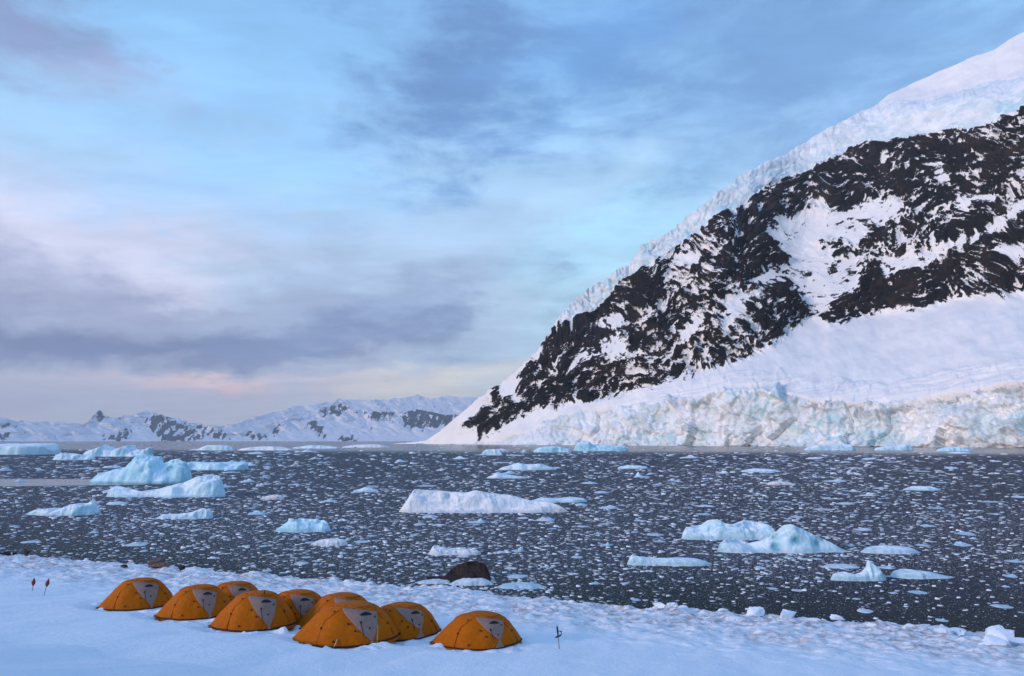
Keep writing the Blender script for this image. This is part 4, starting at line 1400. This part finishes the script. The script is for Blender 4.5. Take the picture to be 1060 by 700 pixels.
stops = [(0, (196, 194, 206)), (.045, (190, 190, 206)), (.09, (162, 178, 206)), (.15, (170, 192, 220)), (.23, (164, 200, 234)), (.33, (134, 184, 230)), (.5, (112, 154, 214)), (1, (112, 156, 222))]
cr = ramp.color_ramp
cr.elements[0].position, cr.elements[0].color = stops[0][0], srgb(*stops[0][1])
cr.elements[1].position, cr.elements[1].color = stops[-1][0], srgb(*stops[-1][1])
for p_, c_ in stops[1:-1]:
    e = cr.elements.new(p_); e.color = srgb(*c_)
col = ramp.outputs[0]
BL = [  # px, py, half width px, half height px, tilt deg, colour, strength
    (640, 330, 260, 80, 8, (170, 206, 226), .8), (650, 240, 150, 60, 20, (170, 222, 248), .85),
    (840, 60, 280, 150, 5, (110, 150, 200), .9), (40, 250, 210, 95, 4, (206, 206, 228), .9),
    (250, 150, 240, 80, 8, (144, 198, 248), .7),
    (470, 80, 135, 90, 20, (98, 134, 186), .95), (620, 50, 150, 70, 15, (104, 150, 206), .9), (630, 165, 70, 22, 25, (170, 206, 236), .7), (560, 215, 60, 18, 20, (176, 210, 236), .5),
    (10, 20, 80, 55, -25, (128, 140, 182), .85), (70, 80, 70, 30, -20, (160, 172, 208), .5),
    (140, 352, 420, 48, 5, (100, 110, 152), 1.0), (60, 300, 160, 30, -4, (142, 148, 184), .7), (400, 310, 200, 40, 12, (136, 154, 190), .8), (330, 345, 200, 26, 8, (112, 128, 170), .8),
    (340, 262, 50, 42, 40, (150, 168, 200), .5), (250, 318, 130, 18, 10, (168, 182, 210), .6),
    (470, 398, 150, 26, 2, (232, 220, 206), .95), (570, 385, 140, 34, 10, (190, 206, 212), .7), (190, 404, 170, 16, 3, (208, 192, 202), .8), (30, 415, 140, 12, 0, (184, 182, 200), .7), (225, 398, 90, 9, 4, (240, 202, 196), .9),
]
for px, py, w, h, tl, c, k in BL:
    a_, e_ = (float(q) for q in azel(px, py))
    d = t.vmath('LENGTH', t.mapping(aew, loc=(a_, e_, 0), rot=(0, 0, R(tl)), scale=(w / FPX, h / FPX, 1), typ='TEXTURE'))
    col = t.mix(t.math('MULTIPLY', t.rng(t.math('ADD', d, rag), 1.25, .05), k), col, srgb(*c))
# fine cloud texture
n1 = t.noise(t.mapping(cloudv, rot=(0, 0, R(25)), scale=(1.0, 2.6, 1)), 1.6, 7, .62, .5)
n2 = t.noise(t.mapping(dirv, scale=(5, 5, 16)), 1.3, 6, .6, .3)
br = t.math('ADD', .60, t.math('MULTIPLY', t.math('ADD', n1, t.math('MULTIPLY', n2, .55)), .52))
col = t.mix(1.0, col, br, 'MULTIPLY')
up = t.rng(sep.outputs[2], -.02, .0)
sc10 = t.vmath('SCALE', col); 
sc10.node.inputs['Scale'].default_value = 1 / STR
final = t.mix(.12, sc10, sky.outputs[0])
final = t.mix(up, (.35 / STR * .4, .45 / STR * .4, .6 / STR * .4, 1), final)
bg = t.n('ShaderNodeBackground'); bg.inputs['Strength'].default_value = STR
t.put(bg.inputs['Color'], final)
wo = t.n('ShaderNodeOutputWorld'); t.t.links.new(bg.outputs[0], wo.inputs['Surface'])

sun = bpy.data.lights.new('sun', 'SUN')
sun.energy = 1.9; sun.angle = R(14); sun.color = (1.0, .80, .74)
so = bpy.data.objects.new('sun', sun); COL.objects.link(so)
sd = Vector((math.sin(SUN_AZ) * math.cos(SUN_EL), math.cos(SUN_AZ) * math.cos(SUN_EL), math.sin(SUN_EL)))
so.rotation_euler = sd.to_track_quat('Z', 'Y').to_euler()
so.location = (-60, -60, 60)

cam = bpy.data.cameras.new('camera')
cam.lens = 24; cam.sensor_width = 36; cam.clip_start = .1; cam.clip_end = 60000
co = bpy.data.objects.new('camera', cam); COL.objects.link(co)
co.location = (0, 0, CAMZ); co.rotation_euler = (PI_ / 2 + PITCH, 0, 0)
sc.camera = co

sc.render.engine = 'CYCLES'
sc.cycles.use_denoising = True
sc.cycles.max_bounces = 6
sc.cycles.volume_bounces = 0
sc.view_settings.view_transform = 'Standard'
sc.view_settings.look = 'None'
sc.view_settings.exposure = .46; sc.view_settings.gamma = 1
sc.view_settings.use_curve_mapping = False
